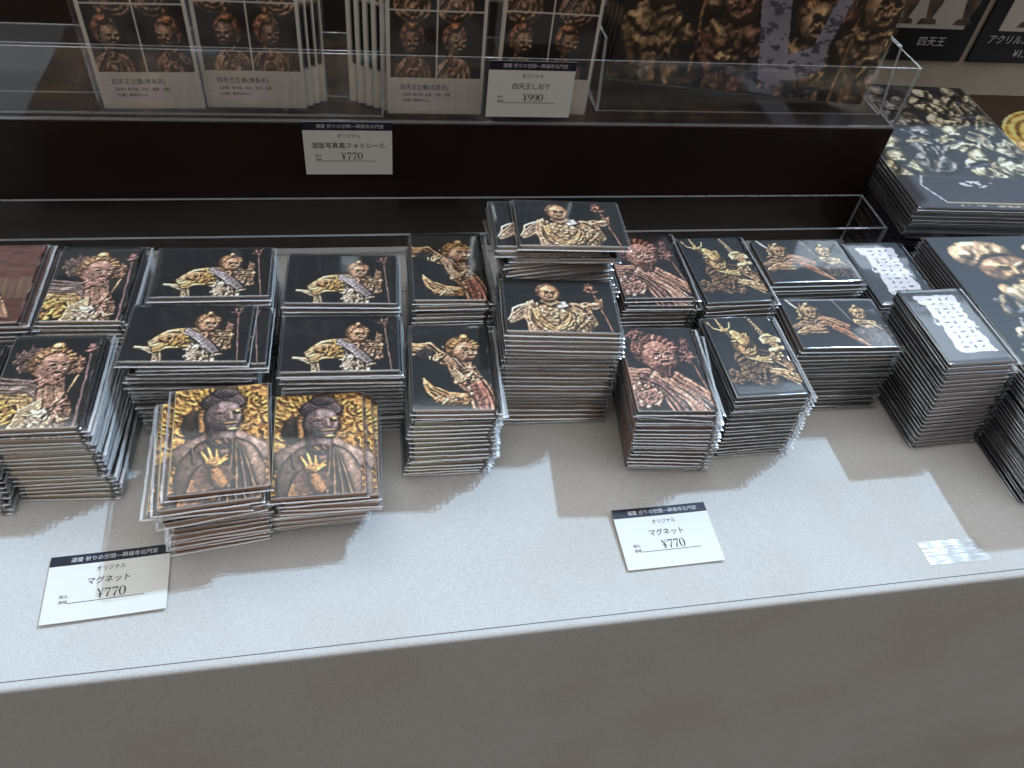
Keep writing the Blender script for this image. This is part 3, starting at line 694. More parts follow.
# stack: key, design, top (x,y,rot), bottom (x,y,rot), height, magnets in view, phrase, offsets of the upper magnets
STACKS = [
 ('F0', 'warrior', (-250, 363, 0), (-248, 352, 1), 60, 15, 'in cropped front stack at the table\'s left end', {}),
 ('A2', 'warrior', (-190, 362, -1), (-184, 360, -2), 66, 17, 'in front stack of upright topknot warriors', {1: (.6, -.3, .3)}),
 ('B2', 'reclining', (-113, 395, -3), (-108, 396, -1), 70, 5, 'in wide warrior stack behind the left buddhas', {1: (10, 1, 1), 2: (9, .4, .5), 3: (3, 0, 0)}),
 ('D2', 'reclining', (-17, 388, -2), (-15, 389, 0), 62, 5, 'in wide warrior stack behind the right buddhas', {1: (1, 1, 1)}),
 ('B', 'gilt', (-88.5, 317, 3.5), (-97, 316, 6), 60, 15, 'in left stack of gilt-haloed buddhas', {1: (-6, -5, 1), 2: (-10, -6, 0), 3: (-5, -3, 3), 4: (-7, -6, 3), 5: (-2, -1, 4)}),
 ('C', 'gilt', (-32, 317, 0), (-35, 326, 3), 45, 11, 'in right stack of gilt-haloed buddhas', {1: (5, 0, 0), 2: (9, -2, -2), 3: (7, -2, 0), 4: (1, 0, 2)}),
 ('E2', 'side', (56, 359, -3), (52, 358, -1), 66, 17, 'in front stack of side-facing figures', {1: (1, -1, 1), 2: (4, 1, 3)}),
 ('G2', 'bald', (130, 389, -5), (132, 389, -3), 90, 23, 'in front stack of bald broad-shouldered figures', {}),
 ('H2', 'bearded', (199, 345, -4), (211, 349, -7), 69, 18, 'in front stack of bearded ruddy figures', {1: (3, -2, -4), 2: (1, -1, 0)}),
 ('I2', 'pagoda', (269, 357, 0), (271, 357, 1), 66, 17, 'in front stack of trident and pagoda figures', {2: (-1, -1, 1)}),
 ('J2', 'pair', (346, 386, -2), (352, 386, -1), 67, 17, 'in front stack of paired wide figures', {}),
 ('K2', 'title', (423, 364, 1), (428, 354, 3), 82, 21, 'in front stack of white-lettered magnets', {1: (-1, -1, -2), 2: (1, 0, 1)}),
 ('Z', 'hall', (-242, 449, 0), (-243, 449, 1), 70, 6, 'in back stack of temple hall pictures', {1: (5, 0, 0)}),
 ('A1', 'warrior', (-178, 447, -2), (-178, 447, 0), 70, 6, 'in back stack of upright topknot warriors', {}),
 ('B1', 'reclining', (-102, 451, -1), (-102, 451, 0), 74, 6, 'in back stack of wide warriors nearer the hall pictures', {}),
 ('D1', 'reclining', (-15, 445, -3), (-15, 445, -1), 70, 6, 'in back stack of wide warriors beside side-facing figures', {1: (2, 0, 1)}),
 ('E1', 'side', (63, 457, -2), (63, 457, 0), 70, 7, 'in back stack of side-facing figures', {1: (.5, -1, .6), 2: (0, 1, 0)}),
 ('G1', 'bald', (145, 449, -3), (142, 449, -2), 114, 15, 'in tallest back stack of bald figures', {1: (-15, 4, 1), 2: (-16, 3, 2), 3: (-6, 0, 1), 4: (-14, 4, 9), 5: (-12, 3, 12), 6: (-11, 2, 8), 7: (-9, 2, 11), 8: (-8, 2, 6), 9: (-5, 1, 5)}),
 ('H1', 'bearded', (216, 453, -1), (216, 453, 0), 70, 7, 'in back stack of bearded ruddy figures', {1: (3, -3, -2), 2: (1, -1, 0)}),
 ('I1', 'pagoda', (276, 446, 1), (276, 446, 0), 70, 7, 'in back stack of trident and pagoda figures', {1: (-1, 0, 2)}),
 ('J1', 'pair', (347, 454, 0), (347, 454, 1), 70, 7, 'in back stack of paired wide figures', {1: (1, -1, 0)}),
 ('K1', 'title', (423, 446, 0), (423, 446, 0), 62, 5, 'in back stack of white-lettered magnets', {}),
]
DESC = {'warrior': 'upright warrior', 'reclining': 'wide warrior', 'side': 'side-facing figure', 'bald': 'bald figure', 'bearded': 'bearded figure', 'pagoda': 'pagoda bearer', 'pair': 'paired figures', 'gilt': 'buddha', 'title': 'lettered', 'hall': 'temple hall'}

hidden = []      # (mesh, matrix) of magnets the picture barely shows
proto = {}
for key, des, top, bot, hgt, nvis, phrase, offs in STACKS:
    hi, lo, sl, w, d = boards(des)
    n = max(3, int(round(hgt / PITCH)))
    rs = random.Random(key)
    wx = wy = 0.0
    for i in range(n):                       # i counts from the top
        f = i / (n - 1)
        z = (n - 1 - i) * PITCH
        wx = wx * .6 + rs.gauss(0, .7); wy = wy * .6 + rs.gauss(0, .7)
        ox, oy, orr = offs.get(i, (0, 0, 0))
        if i == 0: wx = wy = 0
        x = top[0] + (bot[0] - top[0]) * f + wx + ox; y = top[1] + (bot[1] - top[1]) * f + wy + oy
        r = math.radians(top[2] + (bot[2] - top[2]) * f + (rs.gauss(0, .7) if i else 0) + orr)
        if des in ('side', 'warrior', 'pagoda', 'bearded', 'title', 'hall'): x -= 1.6
        me = hi if i < 3 or (key in ('B', 'C', 'G1') and i < 5) else lo
        sm = sl[rs.randrange(4)]
        if i < nvis:
            k = (des, me is hi)
            if k not in proto:
                o = bpy.data.objects.new('photo_magnet', me); s_ = bpy.data.objects.new('clear_sleeve', sm); s_.parent = o; proto[k] = (o, s_)
            else:
                o = proto[k][0].copy(); s_ = proto[k][1].copy(); s_.parent = o; s_.data = sm
            col.objects.link(o); col.objects.link(s_)
            o.location = (x * S, y * S, (z + .45) * S + TZ); o.rotation_euler = (math.radians(rs.gauss(0, .22)) if i else 0, math.radians(rs.gauss(0, .18)) if i else 0, r)
            s_.location = (0, 0, -.4 * S)
            tag(o, ('topmost' if i == 0 else ORD[i]) + ' magnet from the top ' + phrase if i else 'sleeved ' + DESC[des] + ' magnet lying topmost ' + phrase, 'magnet', 'photo magnets stacked ' + phrase)
        else:
            mat = Matrix.Translation((x * S, y * S, (z + .45) * S)) @ Matrix.Rotation(r, 4, 'Z')
            hidden.append((lo, mat, sm))

def merge(name, items, mats):
    """one mesh out of many placed ones, keeping the print colours"""
    Vs = []; F = []; MI = []; Cs = []; b = 0
    for me, mat in items:
        n = len(me.vertices); co = np.empty(n * 3, np.float32); me.vertices.foreach_get('co', co); co = co.reshape(-1, 3)
        Mx = np.array(mat); co = co @ Mx[:3, :3].T + Mx[:3, 3]
        Vs.append(co)
        ca = me.color_attributes.get('print')
        if ca:
            cc = np.empty(n * 4, np.float32); ca.data.foreach_get('color', cc); Cs.append(cc.reshape(-1, 4))
        else: Cs.append(np.ones((n, 4), np.float32))
        for p in me.polygons:
            F.append([b + k for k in p.vertices]); MI.append(mats.index(me.materials[p.material_index]))
        b += n
    me = bpy.data.meshes.new(name); me.from_pydata(np.concatenate(Vs).tolist(), [], F)
    ca = me.color_attributes.new('print', 'FLOAT_COLOR', 'POINT'); ca.data.foreach_set('color', np.concatenate(Cs).astype(np.float32).ravel())
    for m in mats: me.materials.append(m)
    me.polygons.foreach_set('material_index', MI); me.update()
    return me

hm = merge('photo_magnets_below', [(a, b) for a, b, c in hidden] , [M['print'], M['back']])
o = link('photo_magnet_pile', hm)
tag(o, 'lower photo magnets hidden behind the front stacks, carrying the back stacks', 'magnets', None, 'stuff')
hs = merge('sleeves_below', [(c, b @ Matrix.Translation((0, 0, -.4 * S))) for a, b, c in hidden], [M['film'], M['seal'], M['fold']])
link('clear_sleeve', hs, o)['kind'] = 'stuff'

# ------------------------------------------------------------------ clear files on the right
FW, FD, FP = 155.0, 220.0, 3.2
file_art = {'guardian': art_guardian_file(), 'montage': art_montage_file(), 'gold': art_round_gold_file()}
file_mats = [M['print'], M['back']]
FM = {}
for k, img in file_art.items():
    FM[k] = (board_mesh('file_' + k, img, FW - 6, FD - 6, 2.5, 150, 213, file_mats, edge_col=(50, 50, 58)), board_mesh('file_low_' + k, img, FW - 6, FD - 6, 2.5, 12, 16, file_mats, edge_col=(44, 44, 52)),
             [sleeve_mesh('file_bag_' + k, FW - 6, FD - 6, FP - .2, 300 + i, 'right', wr=.5) for i in range(3)])

def file_stack(k, x, y, z0, rot, n, nvis, phrase, dx, dy, seed):
    rs = random.Random(seed); hid = []
    for i in range(n):
        z = z0 + (n - 1 - i) * FP; f = i / n
        xx = x + dx * f + (rs.gauss(0, .9) if i else 0); yy = y + dy * f + (rs.gauss(0, 1.2) if i else 0); r = math.radians(rot + (rs.gauss(0, .5) if i else 0))
        me = FM[k][0] if i < 2 else FM[k][1]; sm = FM[k][2][rs.randrange(3)]
        if i < nvis:
            o = link('clear_file', me, None, (xx, yy, z + .5), r); s_ = link('clear_bag', sm, o, (0, 0, -.4))
            tag(o, ('bagged clear file lying topmost ' if i == 0 else ORD[i] + ' clear file from the top ') + phrase, 'clear file', 'clear files ' + phrase)
        else:
            hid.append((FM[k][1], Matrix.Translation((xx * S, yy * S, z * S + .5 * S)) @ Matrix.Rotation(r, 4, 'Z')))
    if hid:
        o = link('clear_file_pile', merge('clear_files_below', hid, file_mats))
        tag(o, 'lower clear files hidden under the stack ' + phrase, 'clear files', None, 'stuff')

file_stack('guardian', 455.5 + FW / 2, 365, 0, 0, 24, 24, 'in stack at table\'s right end beside lettered magnets', 4, 2, 3)
file_stack('montage', 540, 599, 0, -3, 28, 9, 'in stack beside the dark riser under the signs', 0, 0, 5)
file_stack('gold', 628 + FW / 2, 606, 0, -1, 24, 4, 'in gold-printed stack at the picture\'s right edge', 0, 0, 9)

# ------------------------------------------------------------------ table, cloth
def tablecloth():
    nx, xs = 220, np.linspace(-520, 960, 220)
    prof = []                                   # (y, z, soft) from the back of the table over the front edge and down
    for y in np.linspace(826, 212, 120): prof.append((y, 0.0, 0))
    R = 3.0
    prof.append((208.5, 0, 0))
    for a in np.linspace(0, 90, 8): prof.append((203 + R - R * math.sin(math.radians(a)) , -R + R * math.cos(math.radians(a)), 0))
    for z in np.linspace(-6, -742, 60): prof.append((203.0, z, 1))
    P = np.array(prof); ny = len(P)
    X = np.tile(xs, (ny, 1)); Y = np.tile(P[:, 0:1], (1, nx)); Z = np.tile(P[:, 1:2], (1, nx))
    soft = P[:, 2:3]
    w = fbm(X / 60 + 20, Y / 200 + 5, 201) - .5
    flat = (1 - soft) * np.clip((Y - 206) / 30, 0, 1)
    front = np.exp(-((Y - 240) / 60) ** 2)
    Z = Z + flat * (w * 1.6 * front - .25 * front)
    for cx, cy, ang, ln, h in [(275, 232, 80, 26, .9), (150, 225, 100, 24, .9), (28, 230, 75, 20, .7), (-90, 228, 85, 22, .8), (100, 255, 60, 30, .5), (330, 240, 110, 30, .5)]:
        a = math.radians(ang); u = (X - cx) * math.cos(a) + (Y - cy) * math.sin(a); v = -(X - cx) * math.sin(a) + (Y - cy) * math.cos(a)
        Z = Z + flat * h * np.exp(-(u / ln) ** 2 - (v / 3.2) ** 2)
    depth = np.clip(-P[:, 1:2] / 400, 0, 1)
    folds = np.sin(X / 58 + 1.2 + .6 * np.sin(X / 170)) * .6 + (fbm(X / 90, Z / 300 + 4, 209) - .5) * 2
    Y = Y - soft * depth * (folds * 6 + 6)
    Y = Y + np.clip((320 - Y) / 110, 0, 1) * (-3.4 + .0095 * X)
    V = np.stack([X, Y, Z], -1).reshape(-1, 3)
    idx = np.arange(nx * ny).reshape(ny, nx)
    F = np.stack([idx[:-1, :-1], idx[1:, :-1], idx[1:, 1:], idx[:-1, 1:]], -1).reshape(-1, 4)
    me = bpy.data.meshes.new('tablecloth'); me.from_pydata((V * S).tolist(), [], F.tolist()); me.materials.append(M['cloth'])
    me.polygons.foreach_set('use_smooth', [True] * len(F)); me.update()
    o = link('tablecloth', me)
    tag(o, 'off-white woven cloth covering the sales table and hanging down its front', 'tablecloth')
    s = MB()
    xs2 = np.linspace(-519, 959, 200)
    for i in range(199):
        yy = 208.2 - 3.4 + .0095 * xs2[i]; s.quadbox(xs2[i], xs2[i + 1] + .1, yy, yy + .5, -.3, .1)
    link('seam', s.mesh('seam', [principled('seam_thread', (96, 96, 104), .9)]), o)
    return o
tablecloth()

tbl = empty('display_table', (220, 515, -750))
m = MB(); m.bbox(-735, 735, -309, 308, 724, 747.5, 3); link('table_top', m.mesh('table_top', [M['table']]), tbl)
for sx in (-1, 1):
    for sy in (-1, 1):
        m = MB(); m.bbox(sx * 690 - 22, sx * 690 + 22, sy * 270 - 22, sy * 270 + 22, 2, 725, 2); link('leg', m.mesh('leg', [M['table']]), tbl)
tag(tbl, 'wooden table hidden beneath the off-white cloth', 'table')

# ------------------------------------------------------------------ riser and acrylic
m = MB(); m.bbox(-620, 460, 568, 800, 0.3, 119, .6)
rz = link('display_riser', m.mesh('display_riser', [M['riser']])); tag(rz, 'long dark brown display riser block standing behind the magnet stacks', 'display riser')

def plate(name, parent, x0, x1, y0, y1, z0, z1):
    m = MB(); m.quadbox(x0, x1, y0, y1, z0, z1, 0, 1); return link(name, m.mesh(name, [M['acrylic'], M['acrylic_edge']]), parent, (0, 0, 0))

def tray(name, loc, L, D, H, t, label, group=None):
    """open clear box; loc is the left front corner of its base"""
    e = empty(name, loc)
    plate('base', e, 0, L, 0, D, 0, t)
    plate('front_panel', e, 0, L, 0, t, t, H); plate('back_panel', e, 0, L, D - t, D, t, H)
    plate('side_panel', e, 0, t, t, D - t, t, H); plate('side_panel', e, L - t, L, t, D - t, t, H)
    return tag(e, label, 'acrylic tray', group)

tray('acrylic_tray', (-600, 508, .4), 1053, 51, 58, 2.4, 'long empty clear acrylic tray between riser and back row of magnets')
tray('acrylic_tray', (-600, 569, 119.3), 1059, 150, 54, 1.8, 'long clear acrylic tray of photo sheets and packages on the dark riser')
tray('acrylic_box', (-420, 574, 121.3), 441, 30, 52, 1.4, 'smaller clear acrylic box holding the two photo sheets at the left')

# rack that props the large packages, with its slanting side
rk = empty('acrylic_rack', (0, 0, 0))
for x in (455.0, 197.0):
    m = MB(); pts = [(0, 0), (114, 0), (114, 56), (12, 56)]
    b = len(m.v); m.v += [(x, 588 + p[0], 121.4 + p[1]) for p in pts] + [(x - 2.4, 588 + p[0], 121.4 + p[1]) for p in pts]
    m.f += [(0, 1, 2, 3), (7, 6, 5, 4)]; m.m += [0, 0]
    for i in range(4): m.f.append((i, (i + 1) % 4, 4 + (i + 1) % 4, 4 + i)[::-1]); m.m.append(1)
    link('side_panel', m.mesh('side_panel', [M['acrylic'], M['acrylic_edge']]), rk, (0, 0, 0) if True else None)
plate('base', rk, 197, 452.4, 588, 704, 121.4, 122.6)
plate('back_rest', rk, 197, 452.4, 702, 704.4, 121.4, 260)
tag(rk, 'clear acrylic rack holding the large dark packages on the riser', 'acrylic rack')

# ------------------------------------------------------------------ lettering
_tc = {}
def text_mesh(s, size, mat, align='LEFT', sx=1.0, offs=0.0):
    cu = bpy.data.curves.new('lettering', 'FONT'); cu.body = s; cu.size = size * S; cu.align_x = align; cu.fill_mode = 'FRONT'; cu.offset = offs * S; cu.resolution_u = 3
    ob = bpy.data.objects.new('tmp', cu); col.objects.link(ob)
    dg = bpy.context.evaluated_depsgraph_get(); dg.update()
    me = bpy.data.meshes.new_from_object(ob.evaluated_get(dg)); me.name = 'lettering'
    bpy.data.objects.remove(ob); bpy.data.curves.remove(cu)
    me.materials.clear(); me.materials.append(mat)
    if sx != 1.0: me.transform(Matrix.Scale(sx, 4, (1, 0, 0)))
    return me

def curve_strip(pts, widths):
    """flat stroke of changing width"""
    V = []; F = []; n = len(pts)
    for i in range(n):
        a = np.array(pts[max(0, i - 1)]); b = np.array(pts[min(n - 1, i + 1)]); d = b - a; d = d / max(1e-9, np.hypot(*d)); nrm = np.array([-d[1], d[0]])
        V += [tuple(np.array(pts[i]) + nrm * widths[i] / 2), tuple(np.array(pts[i]) - nrm * widths[i] / 2)]
    for i in range(n - 1): F.append((2 * i, 2 * i + 1, 2 * i + 3, 2 * i + 2))
    return V, F

def numeral(ch):
    """modern serif figures, height 1"""
    out = []
    if ch == '7':
        out.append(curve_strip([(.04, .93), (.56, .93)], [.13, .13])); out.append(curve_strip([(.06, .70), (.06, .97)], [.04, .05]))
        out.append(curve_strip([(.55, .9), (.42, .6), (.30, .3), (.26, 0)], [.05, .07, .12, .15]))
    elif ch == '0':
        P = [(.3 + .25 * math.cos(t), .5 + .5 * math.sin(t)) for t in np.linspace(0, 2 * math.pi, 25)]; out.append(curve_strip(P, [.045 + .10 * abs(math.cos(t)) ** 2 for t in np.linspace(0, 2 * math.pi, 25)]))
    elif ch == '9':
        P = [(.3 + .23 * math.cos(t), .68 + .29 * math.sin(t)) for t in np.linspace(0, 2 * math.pi, 21)]; out.append(curve_strip(P, [.04 + .10 * abs(math.cos(t)) ** 2 for t in np.linspace(0, 2 * math.pi, 21)]))
        out.append(curve_strip([(.54, .7), (.54, .45), (.45, .15), (.3, .02), (.12, .06)], [.14, .13, .09, .05, .08]))
    else:
        out.append(curve_strip([(.08, .97), (.3, .5)], [.12, .10])); out.append(curve_strip([(.54, .97), (.32, .5)], [.05, .05])); out.append(curve_strip([(.31, .52), (.31, 0)], [.12, .12]))
        for y in (.42, .27): out.append(curve_strip([(.1, y), (.52, y)], [.05, .05]))
        out.append(curve_strip([(.0, .98), (.2, .98)], [.04, .04])); out.append(curve_strip([(.44, .98), (.62, .98)], [.04, .04])); out.append(curve_strip([(.2, .01), (.42, .01)], [.04, .04]))
    return out

def price_mesh(s, size, mat):
    V = []; F = []; x = 0
    for ch in s:
        for v, f in numeral(ch):
            b = len(V); V += [((x + p[0]) * size * S, p[1] * size * S, 0) for p in v]; F += [tuple(b + i for i in q) for q in f]
        x += .68
    w = x * size
    V = [(p[0] - w * S / 2, p[1], 0) for p in V]
    me = bpy.data.meshes.new('price'); me.from_pydata(V, [], F); me.materials.append(mat); return me

HEAD = '運慶 祈りの空間―興福寺北円堂'
def price_tag(loc, rz, rx, w, h, title, price, label, curl=0.0):
    """card lying in its own x,y plane with the corner at the lower left"""
    e = empty('price_tag', loc, rz, rx)
    def sheet(x0, x1, y0, y1, z, t, mat, nm):
        nx, ny = 14, 8; m = MB()
        for k, zz in enumerate((z + t, z)):
            for j in range(ny + 1):
                for i in range(nx + 1):
                    x = x0 + (x1 - x0) * i / nx; y = y0 + (y1 - y0) * j / ny
                    m.v.append((x, y, zz + curl * cz(x, y)))
        n = (nx + 1) * (ny + 1)
        for j in range(ny):
            for i in range(nx):
                a = j * (nx + 1) + i; m.f.append((a, a + 1, a + nx + 2, a + nx + 1)); m.f.append((n + a, n + a + nx + 1, n + a + nx + 2, n + a + 1))
        ring = [i for i in range(nx + 1)] + [(j) * (nx + 1) + nx for j in range(1, ny + 1)] + [ny * (nx + 1) + i for i in range(nx - 1, -1, -1)] + [j * (nx + 1) for j in range(ny - 1, 0, -1)]
        for a, b in zip(ring, ring[1:] + ring[:1]): m.f.append((a, n + a, n + b, b))
        m.m = [0] * len(m.f)
        return link(nm, m.mesh(nm, [mat]), e, (0, 0, 0))
    def cz(x, y): return (x / w - .5) ** 2 * 1.2 + .25 * (1 - x / w) * (y / h)
    sheet(0, w, 0, h, 0, .35, M['card'], 'card')
    sheet(0, w, h * .845, h, .36, .06, M['band'], 'header_band')
    def put(me, x, y, nm='lettering'):
        me.transform(Matrix.Translation((x * S, y * S, 0)))
        for v in me.vertices:
            v.co.z = (.47 + curl * cz(v.co.x / S, v.co.y / S)) * S
        return link(nm, me, e, (0, 0, 0))
    put(text_mesh(HEAD, h * .078, M['white_ink'], 'CENTER', offs=.0), w * .53, h * .893, 'header_lettering')
    put(text_mesh('オリジナル', h * .085, M['ink'], 'CENTER', .9, offs=.015), w * .51, h * .715)
    put(text_mesh(title, h * .118, M['ink'], 'CENTER', .95, offs=.03), w * .505, h * .52)
    put(price_mesh(price, h * .135, M['ink']), w * .54, h * .295, 'price_lettering')
    put(text_mesh('税込', h * .055, M['ink'], 'LEFT'), w * .12, h * .35); put(text_mesh('価格', h * .055, M['ink'], 'LEFT'), w * .12, h * .27)
    r = MB()
    for i in range(16):
        b = len(r.v); x0 = w * (.19 + .62 * i / 16); x1 = w * (.19 + .62 * (i + 1) / 16)
        r.v += [(x0, h * .262, 0), (x1, h * .262, 0), (x1, h * .27, 0), (x0, h * .27, 0)]; r.f.append((b, b + 1, b + 2, b + 3)); r.m.append(0)
    put(r.mesh('rule', [M['ink']]), 0, 0, 'rule')
    return tag(e, label, 'price tag')

price_tag((-188, 233, 1.8), math.radians(3.2), math.radians(-1), 67, 43.5, 'マグネット', '¥770', 'white magnet price tag lying on cloth in front of the gilt buddha stacks', 1.5)
price_tag((157, 234, .8), math.radians(1.2), math.radians(1.5), 66.5, 44.5, 'マグネット', '¥770', 'white magnet price tag lying on sunlit cloth in front of the bearded stack', 1.2)
price_tag((-41, 567.2, 75.0), 0, math.radians(90), 68, 46.3, '湿版写真風フォトシール', '¥770', 'white photo sticker price tag fixed on the dark riser front', .2)
price_tag((99.5, 567.6, 127), math.radians(0), math.radians(89), 67, 45, '四天王しおり', '¥990', 'white bookmark price tag on front of the clear tray upon the riser', .2)

# strip of clear tape stuck on the cloth
m = MB(); nx = 12
for j in range(2):
    for i in range(nx + 1): m.v.append((365 + 46 * i / nx + (j and -1), 218 + 17.5 * j, .95 + .05 * math.sin(i * 1.7 + j)))
for i in range(nx): m.f.append((i, i + 1, nx + 2 + i, nx + 1 + i)); m.m.append(0)
for i in range(2 * nx + 2): m.v.append((m.v[i][0], m.v[i][1], m.v[i][2] - .12))
q = 2 * nx + 2
for i in range(nx): m.f.append((q + nx + 1 + i, q + nx + 2 + i, q + i + 1, q + i)); m.m.append(0)
tape = link('clear_tape', m.mesh('clear_tape', [film('tape_film', rough=.12, boost=1.0, base=.0, haze=.015, bump=.15, bscale=110, stretch=(.5, 3, 1), hazecol=(.95, .97, 1))], smooth=True))
tag(tape, 'strip of clear tape on the cloth near the table\'s front edge', 'tape')

# ------------------------------------------------------------------ photo sheets standing in the box
SH = [art_photo_sheet(i) for i in range(4)]
def photo_sheet(i, x, y, z, w, h, rot, lean, label, group, hires=True, captions=True, bag=True):
    """thin stiff sheet standing up; x is the centre of its foot"""
    nm = 'photo_sheet'
    me = board_mesh(nm, SH[i], w, h, .9, 130 if hires else 40, 228 if hires else 60, [M['print'], M['card']], edge_col=(214, 220, 212))
    me.transform(Matrix.Translation((0, h / 2 * S, 0)))
    o = bpy.data.objects.new(nm, me); col.objects.link(o)
    o.location = (x * S, y * S, z * S + TZ)
    o.rotation_euler = (Matrix.Rotation(math.radians(rot), 3, 'Y') @ Matrix.Rotation(math.radians(90 - lean), 3, 'X')).to_euler()
    tag(o, label, 'photo sheet', group)
    if captions:
        name = ['四天王立像(増長天)', '四天王立像(増長天)', '四天王立像(広目天)', '四天王立像(多聞天)'][i]
        for s_, sz, yy in ((name, 4.6, .155), ('【品質】寄木造、彩色、漆箔、玉眼', 2.6, .115), ('【法量】像高200.0cm', 2.6, .08)):
            t = text_mesh(s_, sz, M['ink'], 'LEFT', .92, offs=.02); t.transform(Matrix.Translation(((-w / 2 + w * .14) * S, h * yy * S, 1.0 * S))); link('lettering', t, o, (0, 0, 0))
    if bag:
        bm = sleeve_mesh('sheet_bag', w, h, 3.2, 500 + i, 'left', wr=1.6)
        bm.materials.clear(); bm.materials.append(M['bag']); bm.materials.append(M['seal']); bm.materials.append(M['bag'])
        bm.transform(Matrix.Translation((0, h / 2 * S, -.8 * S))); link('clear_bag', bm, o, (0, 0, 0))
    return o
zf = 123.0
photo_sheet(0, -145.5, 580.2, zf, 71, 124, -1, 3, 'bagged photo sheet, leftmost in the clear box, creased bag glare across it', 'photo sheets in the clear trays')
photo_sheet(1, -73, 583.5, zf, 73, 128, 0, 3, 'bagged photo sheet of guardian heads second from left in the clear box', 'photo sheets in the clear trays')
for k in range(3):
    photo_sheet(1, -68 + 5 * k, 587.5 + 3.6 * k, zf, 73, 128, 0, 3, ['first', 'second', 'third'][k] + ' sheet behind the second photo sheet, showing its cream right edge', 'photo sheets in the clear trays', hires=False, captions=False, bag=(k == 2))
photo_sheet(2, 61, 580.5, 121.4, 74, 130, 0, 3, 'photo sheet of front-facing guardian heads right of the clear box', 'photo sheets in the clear trays', bag=True)
for k in range(5):
    photo_sheet(2, 57 - 6.0 * k, 584.5 + 3.6 * k, 121.4, 74, 130, 0, 3, ORD[k + 1].replace('second', 'first').replace('third', 'second').replace('fourth', 'third').replace('fifth', 'fourth').replace('sixth', 'fifth') + ' sheet behind the front-facing heads sheet, showing its cream left edge', 'photo sheets in the clear trays', hires=False, captions=False, bag=False)
photo_sheet(3, 146, 583.5, 121.4, 76, 130, 1, 3, 'bagged photo sheet behind the bookmark price tag', 'photo sheets in the clear trays')

# ------------------------------------------------------------------ large packages
PK = [art_package(0, 210), art_package(1, 60)]
pk_hi = board_mesh('package', PK[0], 236, 300, 2.0, 330, 420, [M['print'], M['back']], edge_col=(26, 26, 28))
pk_lo = board_mesh('package_low', PK[1], 236, 300, 2.0, 40, 50, [M['print'], M['back']], edge_col=(26, 26, 28))
for me_ in (pk_hi, pk_lo): me_.transform(Matrix.Translation((0, 150 * S, 0)))
bags = []
for i in range(2):
    b_ = sleeve_mesh('package_bag', 236, 300, 4.6, 610 + i, 'right', wr=2.6); b_.materials.clear(); b_.materials.append(M['bag']); b_.materials.append(M['seal']); b_.materials.append(M['bag'])
    b_.transform(Matrix.Translation((0, 150 * S, -1.2 * S))); bags.append(b_)
for k in range(5):
    o = bpy.data.objects.new('picture_package', pk_hi if k == 0 else pk_lo); col.objects.link(o)
    o.location = ((321 - 1.0 * k) * S, (600 + 6.5 * k) * S, (134.6 + .5 * k) * S + TZ)
    o.rotation_euler = (Matrix.Rotation(math.radians(5 - .5 * k), 3, 'Y') @ Matrix.Rotation(math.radians(90 - 6), 3, 'X')).to_euler()
    link('clear_bag', bags[k % 2], o, (0, 0, 0))
    tag(o, ['large dark bagged picture package standing frontmost in the acrylic rack', 'second large picture package from the front in the acrylic rack', 'third large picture package from the front in the acrylic rack', 'fourth large picture package from the front in the acrylic rack', 'rearmost large picture package in the acrylic rack'][k], 'picture package', 'large picture packages in the rack')

# ------------------------------------------------------------------ wall, signs, floor
m = MB(); m.quadbox(-1100, 1700, 828, 850, -750, 300)
o = link('wall_back', m.mesh('wall_back', [M['wall']])); o['kind'] = 'structure'
m = MB(); m.quadbox(-2500, 3200, -2500, 2500, -760, -750)
o = link('floor', m.mesh('floor', [M['floor']])); o['kind'] = 'structure'

m = MB()
pl = [(-700, 661), (723, 661), (723, 790), (1150, 790), (1150, 905), (-700, 905)]
b = len(pl); m.v = [(p[0], p[1], 450) for p in pl] + [(p[0], p[1], 468) for p in pl]
m.f = [tuple(range(b))[::-1], tuple(range(b, 2 * b))] + [(i, (i + 1) % b, b + (i + 1) % b, b + i) for i in range(b)]; m.m = [0] * len(m.f)
us = link('shade_board', m.mesh('shade_board', [M['riser']]))  # added board out of view, outline stepped to shade riser and file stack
for x in (-690, 1130):
    pm = MB(); pm.bbox(x, x + 18, 852, 900, -749, 450, 1); link('upright', pm.mesh('upright', [M['riser']]), us, (0, 0, 0))
tag(us, 'added out-of-view dark board above the riser and back wall, casting shade', 'shade board')

def sign(x1, x0, label, txt, figs):
    e = empty('product_sign', (0, 0, 0))
    m = MB(); m.quadbox(x0, x1, 824, 827.6, 60, 200); link('board', m.mesh('board', [M['sign']]), e, (0, 0, 0))
    m = MB(); m.quadbox(x0 + 20, x1 - 16, 823.4, 824, 98, 188); link('picture', m.mesh('picture', [M['sign_paper']]), e, (0, 0, 0))
    # small pictured stands: foot, post and figure
    for fx in figs:
        f = MB(); f.prism([(fx - 12, 103), (fx + 12, 103), (fx + 10, 108), (fx + 3, 110), (fx - 9, 109)], 822.9, 823.4)
        f.prism([(fx - 3, 110), (fx + 4, 110), (fx + 9, 126), (fx + 7, 150), (fx, 160), (fx - 7, 148), (fx - 8, 128)], 822.9, 823.4)
        link('pictured_figure', f.mesh('pictured_figure', [principled('pictured_figure_ink', (74, 60, 54), .6, noise=(90, (40, 36, 36), (120, 100, 84)))]), e, (0, 0, 0))
    for s_, sz, x, z, al in txt:
        t = text_mesh(s_, sz, M['white_ink'], al); o = link('lettering', t, e, (x, 823.3, z), 0, math.radians(90))
    return tag(e, label, 'sign')
sign(707, 580, 'black product sign on back wall, nearer the acrylic rack, reading 天王', [('四天王', 12, 676, 79, 'RIGHT')], [686, 640, 610])
